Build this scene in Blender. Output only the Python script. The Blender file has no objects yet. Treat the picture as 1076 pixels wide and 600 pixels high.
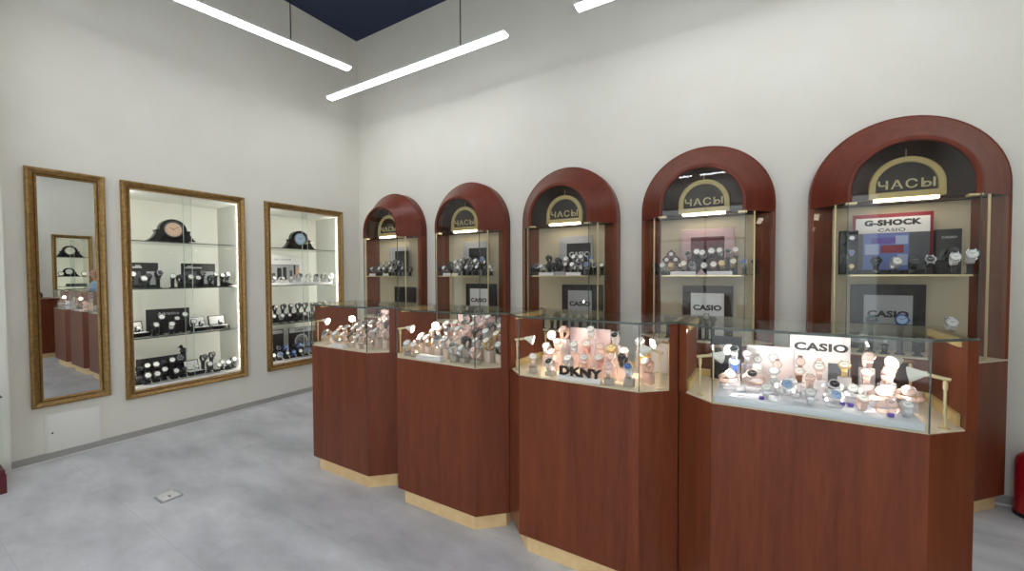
import bpy, bmesh, math, random
from math import pi, sin, cos, radians as R
from mathutils import Vector, Matrix
random.seed(7)
sc = bpy.context.scene
COL = sc.collection

# ------------------------------------------------------------------ materials
def lin(c):
    c /= 255.0
    return c/12.92 if c <= .04045 else ((c+.055)/1.055)**2.4
def rgb(h):
    return tuple(lin(int(h[i:i+2], 16)) for i in (0, 2, 4)) + (1.0,)

MATS = {}
def mat(name, col, rough=.5, metal=0.0, spec=.5, coat=0.0, emit=None, strength=0.0):
    m = bpy.data.materials.new(name); m.use_nodes = True
    b = m.node_tree.nodes['Principled BSDF']
    b.inputs['Base Color'].default_value = rgb(col)
    b.inputs['Roughness'].default_value = rough
    b.inputs['Metallic'].default_value = metal
    b.inputs['Specular IOR Level'].default_value = spec
    b.inputs['Coat Weight'].default_value = coat
    if emit:
        b.inputs['Emission Color'].default_value = rgb(emit)
        b.inputs['Emission Strength'].default_value = strength
    MATS[name] = m
    return m

def nd(m, typ, **kw):
    n = m.node_tree.nodes.new(typ)
    for k, v in kw.items():
        setattr(n, k, v)
    return n

def wood(name, c1, c2, rough=.32, scale=1.0, axis='Z', coat=.25):
    m = mat(name, c1, rough, coat=coat)
    L = m.node_tree.links.new
    b = m.node_tree.nodes['Principled BSDF']
    b.inputs['Coat Roughness'].default_value = .25; b.inputs['Specular IOR Level'].default_value = .22
    tc = nd(m, 'ShaderNodeTexCoord'); mp = nd(m, 'ShaderNodeMapping')
    oi = nd(m, 'ShaderNodeObjectInfo'); ad = nd(m, 'ShaderNodeVectorMath', operation='ADD')
    sc_ = nd(m, 'ShaderNodeVectorMath', operation='SCALE'); sc_.inputs['Scale'].default_value = 7.0
    cb = nd(m, 'ShaderNodeCombineXYZ')
    L(oi.outputs['Random'], cb.inputs[0]); L(oi.outputs['Random'], cb.inputs[1])
    L(cb.outputs[0], sc_.inputs[0]); L(tc.outputs['Object'], ad.inputs[0]); L(sc_.outputs[0], ad.inputs[1])
    s = {'Z': (14, 14, 1.1), 'X': (1.1, 14, 14)}[axis]
    mp.inputs['Scale'].default_value = tuple(v*scale for v in s)
    L(ad.outputs[0], mp.inputs[0])
    n1 = nd(m, 'ShaderNodeTexNoise'); n1.inputs['Scale'].default_value = 1.2; n1.inputs['Detail'].default_value = 6
    n1.inputs['Roughness'].default_value = .6; n1.inputs['Distortion'].default_value = .7
    L(mp.outputs[0], n1.inputs['Vector'])
    n2 = nd(m, 'ShaderNodeTexNoise'); n2.inputs['Scale'].default_value = 9; n2.inputs['Detail'].default_value = 3
    L(mp.outputs[0], n2.inputs['Vector'])
    mx = nd(m, 'ShaderNodeMath', operation='MULTIPLY_ADD'); mx.inputs[1].default_value = .35
    L(n2.outputs['Fac'], mx.inputs[0]); L(n1.outputs['Fac'], mx.inputs[2])
    rp = nd(m, 'ShaderNodeValToRGB')
    rp.color_ramp.elements[0].position = .48; rp.color_ramp.elements[0].color = rgb(c2)
    rp.color_ramp.elements[1].position = .86; rp.color_ramp.elements[1].color = rgb(c1)
    L(mx.outputs[0], rp.inputs[0]); L(rp.outputs[0], b.inputs['Base Color'])
    bp = nd(m, 'ShaderNodeBump'); bp.inputs['Strength'].default_value = .012; bp.inputs['Distance'].default_value = .002
    L(n2.outputs['Fac'], bp.inputs['Height']); L(bp.outputs[0], b.inputs['Normal'])
    return m

def noisy(name, c1, c2, scale, rough=.5, metal=0, bump=0.0, lo=.35, hi=.7, detail=5):
    m = mat(name, c1, rough, metal)
    L = m.node_tree.links.new; b = m.node_tree.nodes['Principled BSDF']
    tc = nd(m, 'ShaderNodeTexCoord'); n = nd(m, 'ShaderNodeTexNoise')
    n.inputs['Scale'].default_value = scale; n.inputs['Detail'].default_value = detail
    L(tc.outputs['Object'], n.inputs['Vector'])
    rp = nd(m, 'ShaderNodeValToRGB')
    rp.color_ramp.elements[0].position = lo; rp.color_ramp.elements[0].color = rgb(c2)
    rp.color_ramp.elements[1].position = hi; rp.color_ramp.elements[1].color = rgb(c1)
    L(n.outputs['Fac'], rp.inputs[0]); L(rp.outputs[0], b.inputs['Base Color'])
    if bump:
        bp = nd(m, 'ShaderNodeBump'); bp.inputs['Strength'].default_value = bump; bp.inputs['Distance'].default_value = .003
        L(n.outputs['Fac'], bp.inputs['Height']); L(bp.outputs[0], b.inputs['Normal'])
    return m

def glass(name, tint, milky=0.0, milk='FFFFFF', ior=1.45, rough=0.0, gain=1.0):
    m = bpy.data.materials.new(name); m.use_nodes = True
    nt = m.node_tree; nt.nodes.clear(); L = nt.links.new
    out = nt.nodes.new('ShaderNodeOutputMaterial')
    tr = nt.nodes.new('ShaderNodeBsdfTransparent'); tr.inputs[0].default_value = rgb(tint)
    gl = nt.nodes.new('ShaderNodeBsdfGlossy'); gl.inputs['Roughness'].default_value = rough
    fr = nt.nodes.new('ShaderNodeFresnel'); fr.inputs[0].default_value = ior
    ge = nt.nodes.new('ShaderNodeNewGeometry')
    iv = nt.nodes.new('ShaderNodeMath'); iv.operation = 'SUBTRACT'; iv.inputs[0].default_value = 1
    ml = nt.nodes.new('ShaderNodeMath'); ml.operation = 'MULTIPLY'
    g2 = nt.nodes.new('ShaderNodeMath'); g2.operation = 'MULTIPLY'; g2.inputs[1].default_value = gain; g2.use_clamp = True
    L(fr.outputs[0], g2.inputs[0])
    L(ge.outputs['Backfacing'], iv.inputs[1]); L(iv.outputs[0], ml.inputs[0]); L(g2.outputs[0], ml.inputs[1])
    base = tr
    if milky:
        df = nt.nodes.new('ShaderNodeBsdfDiffuse'); df.inputs[0].default_value = rgb(milk)
        m0 = nt.nodes.new('ShaderNodeMixShader'); m0.inputs[0].default_value = milky
        L(tr.outputs[0], m0.inputs[1]); L(df.outputs[0], m0.inputs[2]); base = m0
    mx = nt.nodes.new('ShaderNodeMixShader')
    L(ml.outputs[0], mx.inputs[0]); L(base.outputs[0], mx.inputs[1]); L(gl.outputs[0], mx.inputs[2])
    L(mx.outputs[0], out.inputs[0])
    MATS[name] = m
    return m

M = MATS
# room
noisy('wall_paint', 'E8E7DD', 'E5E3D8', 3.0, .75, bump=.02)
mat('ceiling_navy', '1D2A4E', .6)
mat('baseboard_grey', 'A5A49F', .5); mat('white_trim', 'E6E6E2', .5)
mat('hatch_white', 'EDECE6', .45); mat('seam_grey', '9A968A', .6)
def floor_mat():
    m = mat('floor_stone', 'A9ABAE', .42)
    L = m.node_tree.links.new; b = m.node_tree.nodes['Principled BSDF']
    tc = nd(m, 'ShaderNodeTexCoord')
    n1 = nd(m, 'ShaderNodeTexNoise'); n1.inputs['Scale'].default_value = 1.5; n1.inputs['Detail'].default_value = 9; n1.inputs['Roughness'].default_value = .62
    mp = nd(m, 'ShaderNodeMapping'); mp.inputs['Scale'].default_value = (1.0, 2.2, 1); mp.inputs['Rotation'].default_value = (0, 0, .5)
    L(tc.outputs['Object'], mp.inputs[0]); L(mp.outputs[0], n1.inputs['Vector'])
    br = nd(m, 'ShaderNodeTexBrick'); br.offset = .5
    br.inputs['Color1'].default_value = (1, 1, 1, 1); br.inputs['Color2'].default_value = (.93, .93, .93, 1); br.inputs['Mortar'].default_value = (.82, .82, .82, 1)
    br.inputs['Scale'].default_value = 1.0; br.inputs['Brick Width'].default_value = .92; br.inputs['Row Height'].default_value = .46
    br.inputs['Mortar Size'].default_value = .0018; br.inputs['Mortar Smooth'].default_value = .2
    L(tc.outputs['Object'], br.inputs['Vector'])
    rp = nd(m, 'ShaderNodeValToRGB')
    rp.color_ramp.elements[0].position = .32; rp.color_ramp.elements[0].color = rgb('B6B8BC')
    rp.color_ramp.elements[1].position = .68; rp.color_ramp.elements[1].color = rgb('E4E5E9')
    L(n1.outputs['Fac'], rp.inputs[0])
    mx = nd(m, 'ShaderNodeMix', data_type='RGBA', blend_type='MULTIPLY'); mx.inputs[0].default_value = 1
    L(rp.outputs[0], mx.inputs[6]); L(br.outputs['Color'], mx.inputs[7]); L(mx.outputs[2], b.inputs['Base Color'])
floor_mat()
# woods, metals, glass
wood('mahogany', '7C4129', '66331F', coat=.05)
wood('mahogany_hood', '763726', '632C1E', rough=.34, coat=.12)
wood('dark_wood', '43201A', '2C1410', rough=.4)
noisy('light_oak', 'F2D5A3', 'E8C690', 20, .4)
noisy('antique_gold', 'A98852', '836539', 40, .4, .55, bump=.05, lo=.3, hi=.7)
noisy('antique_gold_dark', '6B4A22', '3F2A14', 30, .42, .6)
mat('brass', 'E4D2A6', .3, .7); mat('satin_gold', 'E2C888', .4, .12); mat('steel', 'D8D9DC', .25, .6)
mat('dark_steel', '4B4E53', .3, 1.0); mat('gold', 'E6C98A', .25, .6); mat('rose_gold', 'EFD0C4', .26, .5)
mat('pale_edge', 'C4CFC6', .3); mat('aluminium', 'B8BABC', .35, .9)
glass('clear_glass', 'FCFDFC'); glass('cabinet_glass', 'FAFBFA', gain=1.15); glass('arch_glass', 'F6F8F7', gain=2.0); glass('case_glass', 'FAFDFB')
glass('glass_edge', '7C8A80', .6, '66716A')
glass('acrylic', 'FAFAFC', .30, 'F2EEF0'); glass('pink_acrylic', 'FDF6F4', .32, 'F8E4DE')
glass('blue_acrylic', 'F1F5FA', .75, 'E9EFF6')
mat('mirror_silver', 'DADDDB', .01, 1.0)
mat('case_white', 'F0EFE9', .55); mat('deck_cream', 'E3D6BB', .6); mat('liner_beige', 'CDBFA4', .65)
mat('blush_block', 'DCCABD', .55); mat('grey_block', 'A79E93', .55); mat('black_block', '17181B', .4)
mat('white_card', 'EDE9EA', .5); mat('poster_pink', 'F1E0E2', .5); mat('pink_card', 'E9CFD2', .5); mat('pink_fabric', 'C9A6AA', .6)
mat('burgundy', '5A1722', .45); mat('black_gloss', '111216', .2); mat('black_card', '1D1C20', .45)
mat('grey_card', 'A9A8AD', .5); mat('dark_grey', '55565C', .5); mat('brown_card', '35221C', .5)
mat('ink_dark', '26272B', .5); mat('ink_silver', 'C8C8C8', .35, .5); mat('ink_gold', 'EAD9A8', .35); mat('ink_white', 'F4F4F4', .5)
mat('blue_print', '6E7FBE', .45); mat('pale_blue_print', 'AEB8DA', .45); mat('red_frame', '8E1F35', .4)
mat('lavender', '6B55A8', .4); mat('skin_print', 'D9A58C', .5)
mat('sign_brown', '2F201B', .4)
mat('shade_white', 'EDEBE2', .35); mat('lamp_body', 'E9E9E6', .4)
mat('led_bar', 'FFFFFF', .5, emit='F8FAFF', strength=17.0)
mat('led_strip', 'FFFFFF', .5, emit='FFFDF4', strength=37.0)
mat('sign_tube', 'FFFFFF', .5, emit='FFF3DC', strength=10.5)
mat('halogen', 'FFFFFF', .5, emit='FFEBD6', strength=400.0)
mat('halogen_white', 'FFFFFF', .5, emit='FFF3E8', strength=430.0)
mat('dial_peach', 'E9C6AC', .2); mat('dial_pale_sky', 'B6CBE6', .2); mat('dial_white', 'F3F1EC', .35); mat('dial_black', '17181A', .3); mat('dial_blue', '3A5FA8', .3)
mat('dial_pink', 'F0CFC6', .35); mat('dial_champagne', 'E6CF9C', .35); mat('dial_sky', '9DB7DB', .3)
mat('strap_black', '1C1B1D', .5); mat('strap_brown', '7A4A32', .55); mat('strap_white', 'E7E3DF', .5)
mat('strap_pink', 'D9A5A0', .5); mat('plastic_black', '1B1C1F', .35); mat('plastic_blue', '2E4F93', .35); mat('plastic_green', '2F6B58', .35)
mat('plastic_violet', '5A3FA0', .35)
mat('extinguisher_red', 'A91420', .28, coat=.4); mat('hose_black', '141414', .5)
mat('skin', 'C99A82', .5); mat('hair_dark', '3A2A22', .6); mat('shirt_blue', '9DBBD8', .7); mat('trouser_dark', '23262E', .7)
mat('eye_dark', '1A1412', .3); mat('lip', 'A8645A', .5)

# ------------------------------------------------------------------ mesh builder
class MB:
    def __init__(s): s.v = []; s.f = []; s.m = []
    def add(s, vs, fs, m=0, mtx=None):
        b = len(s.v)
        s.v += [tuple(mtx @ Vector(p)) if mtx else tuple(p) for p in vs]
        s.f += [tuple(b+i for i in f) for f in fs]; s.m += [m]*len(fs)
        return s
    def box(s, x0, x1, y0, y1, z0, z1, m=0, mtx=None):
        vs = [(x, y, z) for z in (z0, z1) for y in (y0, y1) for x in (x0, x1)]
        return s.add(vs, [(0, 2, 3, 1), (4, 5, 7, 6), (0, 1, 5, 4), (2, 6, 7, 3), (0, 4, 6, 2), (1, 3, 7, 5)], m, mtx)
    def cbox(s, x0, x1, y0, y1, z0, z1, b, m=0, mtx=None):
        bm = bmesh.new(); bmesh.ops.create_cube(bm, size=1)
        for v in bm.verts:
            v.co = (x0+(v.co.x+.5)*(x1-x0), y0+(v.co.y+.5)*(y1-y0), z0+(v.co.z+.5)*(z1-z0))
        bmesh.ops.bevel(bm, geom=bm.edges[:], offset=b, segments=2, affect='EDGES', profile=.5)
        bm.verts.index_update()
        s.add([v.co.copy() for v in bm.verts], [tuple(v.index for v in f.verts) for f in bm.faces], m, mtx)
        bm.free(); return s
    def prism(s, poly, z0, z1, m=0, mtx=None, axis='Z'):
        n = len(poly)
        a = sum(poly[i][0]*poly[(i+1) % n][1]-poly[(i+1) % n][0]*poly[i][1] for i in range(n))
        if a < 0: poly = poly[::-1]
        if axis == 'Z': vs = [(x, y, z0) for x, y in poly]+[(x, y, z1) for x, y in poly]
        else: vs = [(x, -z0, y) for x, y in poly]+[(x, -z1, y) for x, y in poly]   # poly in xz, extruded toward -y
        fs = [tuple(range(n))[::-1], tuple(range(n, 2*n))]+[(i, (i+1) % n, n+(i+1) % n, n+i) for i in range(n)]
        return s.add(vs, fs, m, mtx)
    def lathe(s, prof, seg=20, m=0, mtx=None, cap=True):
        vs, fs = [], []; k = len(prof)
        for i in range(seg):
            a = 2*pi*i/seg
            vs += [(r*cos(a), r*sin(a), h) for r, h in prof]
        for i in range(seg):
            j = (i+1) % seg
            for q in range(k-1): fs.append((i*k+q, j*k+q, j*k+q+1, i*k+q+1))
        if cap:
            if prof[0][0] > 1e-6: fs.append(tuple(i*k for i in range(seg))[::-1])
            if prof[-1][0] > 1e-6: fs.append(tuple(i*k+k-1 for i in range(seg)))
        return s.add(vs, fs, m, mtx)
    def cyl(s, p, q, r, seg=12, m=0, r2=None):
        p, q = Vector(p), Vector(q); d = q-p
        mt = Matrix.Translation(p) @ d.to_track_quat('Z', 'Y').to_matrix().to_4x4()
        return s.lathe([(r, 0), (r if r2 is None else r2, d.length)], seg, m, mt)
    def tube(s, pts, r, seg=8, m=0):
        pts = [Vector(p) for p in pts]; vs, fs = [], []
        for i, p in enumerate(pts):
            d = (pts[min(i+1, len(pts)-1)]-pts[max(i-1, 0)]).normalized()
            q = d.to_track_quat('Z', 'Y')
            for k in range(seg):
                a = 2*pi*k/seg; vs.append(p+q @ Vector((r*cos(a), r*sin(a), 0)))
        for i in range(len(pts)-1):
            for k in range(seg):
                j = (k+1) % seg; fs.append((i*seg+k, i*seg+j, (i+1)*seg+j, (i+1)*seg+k))
        n = (len(pts)-1)*seg
        fs += [tuple(range(seg))[::-1], tuple(range(n, n+seg))]
        return s.add(vs, fs, m)
    def loft(s, rings, closed, m=0, caps=False):
        n = len(rings[0]); vs = [p for r in rings for p in r]; fs = []
        for i in range(len(rings)-1):
            for k in range(n if closed else n-1):
                j = (k+1) % n; fs.append((i*n+k, i*n+j, (i+1)*n+j, (i+1)*n+k))
        if caps: fs += [tuple(range(n))[::-1], tuple(range((len(rings)-1)*n, len(rings)*n))]
        return s.add(vs, fs, m)
    def mesh(s, name, mats, smooth=True, angle=32, fix=True):
        me = bpy.data.meshes.new(name)
        me.from_pydata([tuple(v) for v in s.v], [], s.f)
        for mm in (mats if isinstance(mats, (list, tuple)) else [mats]):
            me.materials.append(M[mm] if isinstance(mm, str) else mm)
        me.polygons.foreach_set('material_index', s.m)
        if fix:
            bm = bmesh.new(); bm.from_mesh(me); bmesh.ops.recalc_face_normals(bm, faces=bm.faces[:]); bm.to_mesh(me); bm.free()
        if smooth:
            me.polygons.foreach_set('use_smooth', [True]*len(me.polygons))
            me.set_sharp_from_angle(angle=R(angle))
        me.update(); return me
    def build(s, name, mats, parent=None, loc=None, rz=0, **kw):
        return link(name, s.mesh(name, mats, **kw), parent, loc, rz)

def link(name, me, parent=None, loc=None, rz=0):
    o = bpy.data.objects.new(name, me); COL.objects.link(o)
    if parent: o.parent = parent
    if loc: o.location = loc
    if rz: o.rotation_euler = (0, 0, rz)
    return o
def tag(o, label, cat, group=None, kind=None):
    o['label'] = label; o['category'] = cat
    if group: o['group'] = group
    if kind: o['kind'] = kind
    return o
def thing(name, label, cat, loc=(0, 0, 0), rz=0, group=None):
    o = bpy.data.objects.new(name, None); COL.objects.link(o)
    o.empty_display_size = .05
    o.location = loc; o.rotation_euler = (0, 0, rz)
    return tag(o, label, cat, group)
def struct(name, mb, m, label=None, **kw):
    o = mb.build(name, m, **kw); o['kind'] = 'structure'
    if label: o['label'] = label
    return o
_txt = {}
def text_mesh(s, size, depth, bold=0.0, sx=1.0, spacing=1.0):
    key = (s, size, depth, bold, sx, spacing)
    if key not in _txt:
        cu = bpy.data.curves.new('lettering', 'FONT'); cu.body = s; cu.size = 1; cu.extrude = depth/size; cu.offset = bold/size
        cu.align_x = 'CENTER'; cu.align_y = 'CENTER'; cu.space_character = spacing; cu.resolution_u = 3
        ob = bpy.data.objects.new('lettering', cu); COL.objects.link(ob)
        bpy.context.view_layer.update()
        me = bpy.data.meshes.new_from_object(ob.evaluated_get(bpy.context.evaluated_depsgraph_get()))
        bpy.data.objects.remove(ob); bpy.data.curves.remove(cu)
        me.materials.clear()
        # upright, facing -y
        for v in me.vertices: v.co = (v.co.x*sx*size, -v.co.z*size, v.co.y*size)
        _txt[key] = me
    return _txt[key]
def text(s, parent, loc, size, m, depth=.001, bold=0.0, sx=1.0, spacing=1.0, rz=0, name='lettering'):
    me = text_mesh(s, size, depth, bold, sx, spacing).copy(); me.materials.append(M[m])
    return link(name, me, parent, loc, rz)

# ------------------------------------------------------------------ room
W, D, H = 7.0, -6.4, 4.49
NICHES = [(-1.911, .962), (-.746, .960)]
Z0, Z1 = .348, 2.207
FR = .062
f = MB(); f.box(-.7, W+.7, D-.3, .3, -.1, 0); struct('floor', f, 'floor_stone', 'grey stone-look tiled floor')
f = MB(); f.box(-.6, W+.6, D-.3, .3, H, H+.1); struct('ceiling', f, 'ceiling_navy', 'dark navy ceiling above pale walls')
def wall_with_holes(name, holes, x0, x1, label):
    f = MB(); ys = [D]+[e for c, w in holes for e in (c-w/2+.022, c+w/2-.022)]+[0]
    for i in range(len(ys)-1):
        if i % 2 == 0: f.box(x0, x1, ys[i], ys[i+1], 0, H)
        else:
            f.box(x0, x1, ys[i], ys[i+1], 0, Z0+FR-.004); f.box(x0, x1, ys[i], ys[i+1], Z1-FR+.004, H)
    struct(name, f, 'wall_paint', label, smooth=False)
wall_with_holes('wall_left', NICHES, -.6, 0, 'pale cream wall with mirror and two framed display cases')
wall_with_holes('wall_right', [(-1.25, .56)], W, W+.6, 'cream wall reflected in the tall mirror')
f = MB(); f.box(-.5, W+.5, 0, .3, 0, H); struct('wall_back', f, 'wall_paint', 'pale wall behind the arched cabinets')
WX0, WX1, WZ0, WZ1 = 2.6, 6.4, .10, 2.85
f = MB(); f.box(-.5, WX0, D-.3, D, 0, H); f.box(WX1, W+.5, D-.3, D, 0, H); f.box(WX0, WX1, D-.3, D, WZ1, H); f.box(WX0, WX1, D-.3, D, 0, WZ0)
struct('wall_front', f, 'wall_paint', 'cream wall behind the camera with wide shop window', smooth=False)
f = MB()
for x in [WX0, WX0+.95, WX0+1.9, WX0+2.85, WX1-.05]: f.box(x, x+.05, D-.16, D-.10, WZ0, WZ1)
for z in (WZ0, 2.1, WZ1-.05): f.box(WX0, WX1, D-.155, D-.105, z, z+.05)
wn = struct('window_1', f, 'aluminium', 'shop window behind the camera', smooth=False)
f = MB(); f.box(WX0+.01, WX1-.01, D-.133, D-.127, WZ0+.01, WZ1-.01); f.build('pane', 'clear_glass', wn, smooth=False)
f = MB(); f.box(.001, .2, -3.7, -3.046, 0, H-.01); struct('column', f, 'wall_paint', 'cream pilaster at left edge of photo')
def baseboard(name, a, b, label):
    a, b = Vector(a), Vector(b); n = (b-a).length
    mt = Matrix.Translation((a.x, a.y, 0)) @ Matrix.Rotation(math.atan2(b.y-a.y, b.x-a.x), 4, 'Z')
    f = MB(); f.box(0, n, .001, .013, .012, .06, 0, mt); f.box(0, n, .001, .02, .001, .012, 1, mt)
    struct(name, f, ['baseboard_grey', 'white_trim'], label, smooth=False)
baseboard('baseboard_left', (0, 0), (0, -3.044), 'low grey baseboard along the left wall')
baseboard('baseboard_back', (W, 0), (0, 0), 'low grey baseboard along the back wall')
baseboard('baseboard_right', (W, D), (W, 0), 'low grey baseboard along the right wall')

# ------------------------------------------------------------------ hanging lamps
def pendant(loc, rz, wires, label, L=2.36):
    t = thing('pendant_lamp', label, 'pendant lamp', loc, rz, 'linear pendant lamps')
    f = MB(); f.cbox(-L/2+.004, L/2-.004, -.036, .036, 0, .02, .007); f.build('diffuser', 'led_bar', t)
    f = MB(); f.box(-L/2-.004, L/2+.004, -.044, .044, .0205, .0345); f.build('housing', 'lamp_body', t, smooth=False)
    for w in wires:
        f = MB(); f.cyl((w, 0, .0345), (w, 0, H-loc[2]-.02), .005, 6); s = f.build('suspension_wire', 'black_block', t)
        f = MB(); f.cyl((w, 0, H-loc[2]-.025), (w, 0, H-loc[2]), .03, 14); f.build('ceiling_cap', 'black_block', t)
LZ = 3.38
d1 = Vector((1.35-1.19, -1.09+2.34, 0)).normalized()
e1 = Vector((1.185, -1.017, LZ)); c1 = e1-d1*1.18
pendant(tuple(c1), math.atan2(d1.y, d1.x), (.64, -.85), 'linear LED pendant lamp hanging along the left wall')
pendant((1.60, -.705, LZ), 0, (.70,), 'linear LED pendant lamp near the wall corner, parallel to the arched cabinets')
pendant((4.58, -.70, LZ), 0, (.7, -.7), 'linear LED pendant lamp cut off by the top edge, above the arched cabinets')
pendant((.95, -4.95, LZ), pi/2, (.7, -.7), 'linear LED pendant lamp at the far end of left row')
pendant((6.1, -1.9, LZ), pi/2, (.7, -.7), 'linear LED pendant lamp along the right wall')
pendant((6.1, -4.5, LZ), pi/2, (.7, -.7), 'linear LED pendant lamp at the front end of right row')
pendant((2.2, -6.0, LZ), 0, (.7, -.7), 'linear LED pendant lamp by the front wall, left half')
pendant((4.7, -6.0, LZ), 0, (.7, -.7), 'linear LED pendant lamp by the front wall, right half')

pendant((3.3, -2.75, LZ), 0, (.7, -.7), 'added fill lamp over the middle of the shop, out of view, nearer the cabinets')  # extra lamp added out of view to brighten the floor and lower walls
pendant((3.3, -4.2, LZ), 0, (.7, -.7), 'added fill lamp over the middle of the shop, out of view, nearer the entrance')  # second added lamp, unseen, more fill for floor and low walls

# ------------------------------------------------------------------ framed mirror, display cases
def rect_frame(w, z0, z1, prof):
    """mitred moulding: prof = [(inset, proud)], front toward -y, hung on plane y=0"""
    f = MB(); rings = []
    for i, h in prof:
        rings.append([(-w/2+i, -h, z0+i), (w/2-i, -h, z0+i), (w/2-i, -h, z1-i), (-w/2+i, -h, z1-i)])
    return f.loft(rings, True)
PROF = [(0, .001), (0, .026), (.005, .034), (.014, .036), (.024, .03), (.034, .02), (.040, .018), (.043, .023), (.049, .023), (.052, .016), (.062, .012), (.062, .001)]
BEAD = [(.052, .0165), (.054, .0195), (.060, .0195), (.062, .0165)]
def tall_mirror(loc, rz, w, z0, z1, label):
    t = thing('wall_mirror', label, 'mirror', loc, rz)
    rect_frame(w, z0, z1, PROF).build('frame', 'antique_gold', t, smooth=True, angle=25)
    rect_frame(w, z0, z1, [(.043, .0235), (.046, .026), (.049, .0235)]).build('frame_bead', 'antique_gold_dark', t)
    f = MB(); f.box(-w/2+.055, w/2-.055, -.008, -.002, z0+.055, z1-.055); f.build('mirror_glass', 'mirror_silver', t, smooth=False)
tall_mirror((0, -2.702, 0), pi/2, .43, .416, 2.209, 'tall narrow gold-framed mirror hanging on the left wall')
tall_mirror((W, -1.95, 0), -pi/2, .43, .41, 2.15, 'tall gold-framed mirror on the wall opposite, seen reflected')

SH = [.85, 1.288, 1.715]
def display_case(loc, rz, w, label, shelves=SH):
    t = thing('display_case', label, 'display case', loc, rz)
    rect_frame(w, Z0, Z1, PROF).build('frame', 'antique_gold', t, smooth=True, angle=25)
    rect_frame(w, Z0, Z1, [(.043, .0235), (.046, .026), (.049, .0235)]).build('frame_bead', 'antique_gold_dark', t)
    i = w/2-.024; a, b = Z0+FR, Z1-FR
    f = MB(); f.box(-i, i, .50, .51, a, b); f.build('back_panel', 'case_white', t, smooth=False)
    for s in (-1, 1):
        f = MB(); f.box(*sorted((s*i, s*(i-.008))), 0, .50, a, b); f.build('side_panel', 'case_white', t, smooth=False)
        f = MB(); f.box(*sorted((s*(i-.010), s*(i-.022))), .003, .012, a+.03, b-.02); f.build('light_strip', 'led_strip', t, smooth=False)
    f = MB(); f.box(-i+.008, i-.008, 0, .50, a, a+.02); f.build('bottom_panel', 'case_white', t, smooth=False)
    f = MB(); f.box(-i+.008, i-.008, 0, .50, b-.01, b); f.build('top_panel', 'case_white', t, smooth=False)
    for z in shelves:
        f = MB(); f.box(-i+.010, i-.010, .055, .497, z-.008, z); s = f.build('shelf', 'case_glass', t, smooth=False)
        f = MB(); f.box(-i+.010, i-.010, .0535, .0549, z-.0082, z+.0002); f.build('shelf_edge', 'glass_edge', s, smooth=False)
    for k, (p, q, y) in enumerate(((-i+.012, .03, .024), (-.03, i-.012, .034))):
        f = MB(); f.box(p, q, y, y+.005, a+.021, b-.011); g = f.build('sliding_door', 'clear_glass', t, smooth=False)
        e = q if k == 0 else p
        f = MB(); f.box(e-.0012, e+.0012, y-.0005, y+.0055, a+.021, b-.011); f.build('door_edge', 'pale_edge', g, smooth=False)
    f = MB(); f.box(-i+.02, i-.02, .018, .045, a+.0202, a+.026); f.build('door_track', 'aluminium', t, smooth=False)
    return t
display_case((0, -1.911, 0), pi/2, .962, 'gold-framed recessed display case of watches next to the mirror')
display_case((0, -.746, 0), pi/2, .960, 'gold-framed recessed display case nearest the wall corner')
display_case((W, -1.25, 0), -pi/2, .56, 'gold-framed recessed clock case on the opposite wall, seen in mirror', [.85, 1.20, 1.40, 1.78])

# access hatch under the mirror, floor outlet
t = thing('access_hatch', 'white access hatch low on the wall under the mirror', 'hatch', (0, -2.70, .042), pi/2)
f = MB(); f.box(-.155, .155, -.004, -.001, .0, .318); f.box(-.15, .15, -.007, -.004, .006, .312, 1); f.build('surround', ['hatch_white', 'hatch_white'], t, smooth=False)
f = MB(); f.cbox(-.142, .142, -.012, -.0075, .014, .304, .002); dd = f.build('door', 'hatch_white', t)
f = MB(); f.lathe([(.006, 0), (.006, .003), (.004, .004)], 12, 0, Matrix.Translation((-.118, -.012, .165)) @ Matrix.Rotation(pi/2, 4, 'X')); f.build('lock', 'dark_steel', dd)
t = thing('floor_outlet', 'small pale floor outlet box set in the grey tiles', 'floor outlet', (1.413, -2.579, 0), .02)
t.scale = (.65, 1.05, 1)
f = MB(); f.cbox(-.095, .095, -.055, .055, .0005, .006, .002); f.build('cover_plate', 'aluminium', t)
f = MB(); f.cbox(-.035, .085, -.045, .045, .0062, .010, .0015); ld = f.build('lid', 'white_trim', t)
f = MB(); f.box(-.088, -.042, -.04, .04, .0062, .0085); f.build('cable_flap', 'white_trim', t, smooth=False)
f = MB(); f.box(.0, .05, -.006, .006, .0101, .0108); f.build('pull_slot', 'seam_grey', ld, smooth=False)

# burgundy-based showcase peeking in at the left edge
t = thing('low_showcase', 'low glass showcase on burgundy plinth, barely visible at left edge', 'showcase', (.325, -3.40, 0))
f = MB(); f.box(-.08, .13, -.3, .3, .0, .12); f.build('plinth', 'burgundy', t, smooth=False)
f = MB(); f.box(-.085, .125, -.305, .295, .12, .15); f.build('base_board', 'burgundy', t, smooth=False)
f = MB()
f.box(-.08, .12, -.3, .29, .151, .62); f.build('glass_box', 'case_glass', t, smooth=False)
f = MB(); f.box(-.085, .125, -.305, .295, .621, .63); f.build('top', 'glass_edge', t, smooth=False)

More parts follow.
